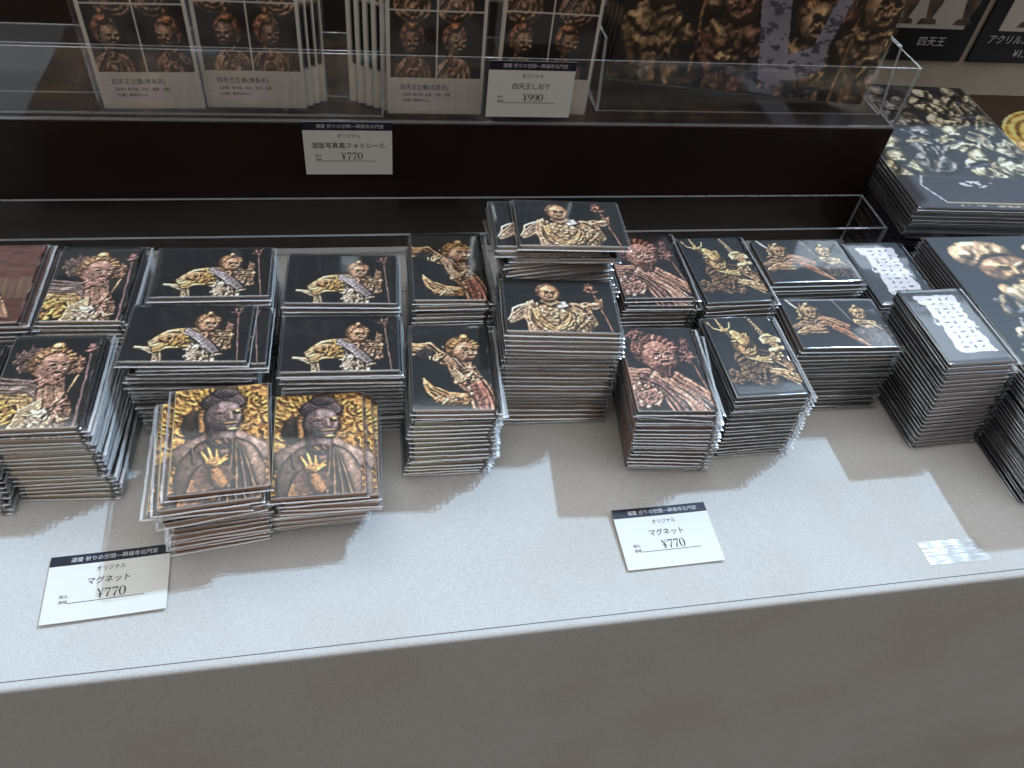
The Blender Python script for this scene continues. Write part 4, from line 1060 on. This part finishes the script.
sign(850, 717, 'black product sign on back wall reading アクリルスタンド', [('アクリルスタンド', 11.5, 729, 84, 'LEFT'), ('¥1,980', 12, 773, 68, 'LEFT')], [770, 800, 826])

# ------------------------------------------------------------------ light
sun = bpy.data.lights.new('sun', 'SUN'); sun.energy = 2.5; sun.angle = math.radians(.9); sun.color = (.52, .74, .98)
so = bpy.data.objects.new('sun', sun); col.objects.link(so)
so.rotation_euler = Vector((-.69, -.43, -1)).to_track_quat('-Z', 'Y').to_euler(); so.location = (1, 1, 3)

w = bpy.data.worlds.new('world'); scene.world = w; w.use_nodes = True
nt = w.node_tree; nt.nodes.clear(); N = nt.nodes.new; L = nt.links.new
out = N('ShaderNodeOutputWorld'); bg = N('ShaderNodeBackground'); L(bg.outputs[0], out.inputs[0])
tc = N('ShaderNodeTexCoord'); sep = N('ShaderNodeSeparateXYZ'); L(tc.outputs['Generated'], sep.inputs[0])
ramp = N('ShaderNodeValToRGB'); e = ramp.color_ramp.elements
e[0].position = 0.0; e[0].color = (.03, .019, .012, 1)
e[1].position = 1.0; e[1].color = (.50, .49, .48, 1)
for p_, c_ in ((.45, (.045, .028, .017, 1)), (.55, (.092, .066, .046, 1)), (.75, (.27, .245, .225, 1)), (.9, (.42, .41, .40, 1))):
    x = ramp.color_ramp.elements.new(p_); x.color = c_
mr = N('ShaderNodeMath'); mr.operation = 'MULTIPLY_ADD'; mr.inputs[1].default_value = .5; mr.inputs[2].default_value = .5
L(sep.outputs['Z'], mr.inputs[0]); L(mr.outputs[0], ramp.inputs[0])
cur = ramp.outputs[0]
# added soft-edged bright patches of the surroundings, aimed for film reflections and fill
def patch(direction, size, colour, soft=.02):
    global cur
    d = Vector(direction).normalized()
    dp = N('ShaderNodeVectorMath'); dp.operation = 'DOT_PRODUCT'; dp.inputs[1].default_value = d; L(tc.outputs['Generated'], dp.inputs[0])
    m_ = N('ShaderNodeMapRange'); m_.interpolation_type = 'SMOOTHSTEP'; c = math.cos(math.radians(size))
    m_.inputs['From Min'].default_value = c - soft; m_.inputs['From Max'].default_value = c + soft * .3
    L(dp.outputs['Value'], m_.inputs['Value'])
    mx = N('ShaderNodeMix'); mx.data_type = 'RGBA'; L(m_.outputs[0], mx.inputs[0]); L(cur, mx.inputs[6]); mx.inputs[7].default_value = (*colour, 1)
    cur = mx.outputs[2]
patch((.15, .9, .72), 7, (2.6, 3.0, 3.1))
patch((-.12, .95, .55), 5, (2.2, 2.4, 2.5))
patch((.05, -.15, 1.0), 24, (1.5, 1.55, 1.6))
patch((.1, .45, 1.0), 9, (2.2, 2.3, 2.4))
patch((-.08, .76, 1.0), 4, (2.2, 2.3, 2.4))
patch((-.35, .55, 1.0), 6, (2.6, 2.7, 2.7))
patch((.75, .9, .8), 10, (2.4, 2.8, 3.2))
patch((-.8, .5, .6), 9, (1.6, 1.8, 2.1))
patch((.9, -.2, .5), 10, (1.6, 1.8, 2.2))
patch((-.2, -.45, .85), 9, (1.1, 1.0, .95))
L(cur, bg.inputs[0]); bg.inputs[1].default_value = 1.0

# ------------------------------------------------------------------ camera
cam = bpy.data.cameras.new('camera'); co = bpy.data.objects.new('camera', cam); col.objects.link(co)
fwd = Vector((0.1762617434692497, 0.6548325305483438, -0.7349327552401191)); r2 = Vector((0.9832192268756181, -0.15279546592402643, 0.09966693080708223)); u2 = Vector((0.04702924293768909, 0.7401674827555667, 0.6707759296367125))
co.matrix_world = Matrix(((r2.x, u2.x, -fwd.x, 0), (r2.y, u2.y, -fwd.y, 0), (r2.z, u2.z, -fwd.z, .44797811 + TZ), (0, 0, 0, 1)))
cam.sensor_fit = 'HORIZONTAL'; cam.sensor_width = 36; cam.lens = 798.9435 / 1024 * 36; cam.clip_start = .01; cam.clip_end = 50
scene.camera = co

scene.view_settings.view_transform = 'Standard'; scene.view_settings.look = 'None'; scene.view_settings.exposure = 0; scene.view_settings.gamma = 1
scene.view_settings.use_curve_mapping = False
scene.cycles.transparent_max_bounces = 48; scene.cycles.max_bounces = 8; scene.cycles.diffuse_bounces = 4; scene.cycles.glossy_bounces = 4
scene.cycles.use_denoising = True; scene.cycles.sample_clamp_indirect = 6; scene.cycles.caustics_reflective = False; scene.cycles.caustics_refractive = False
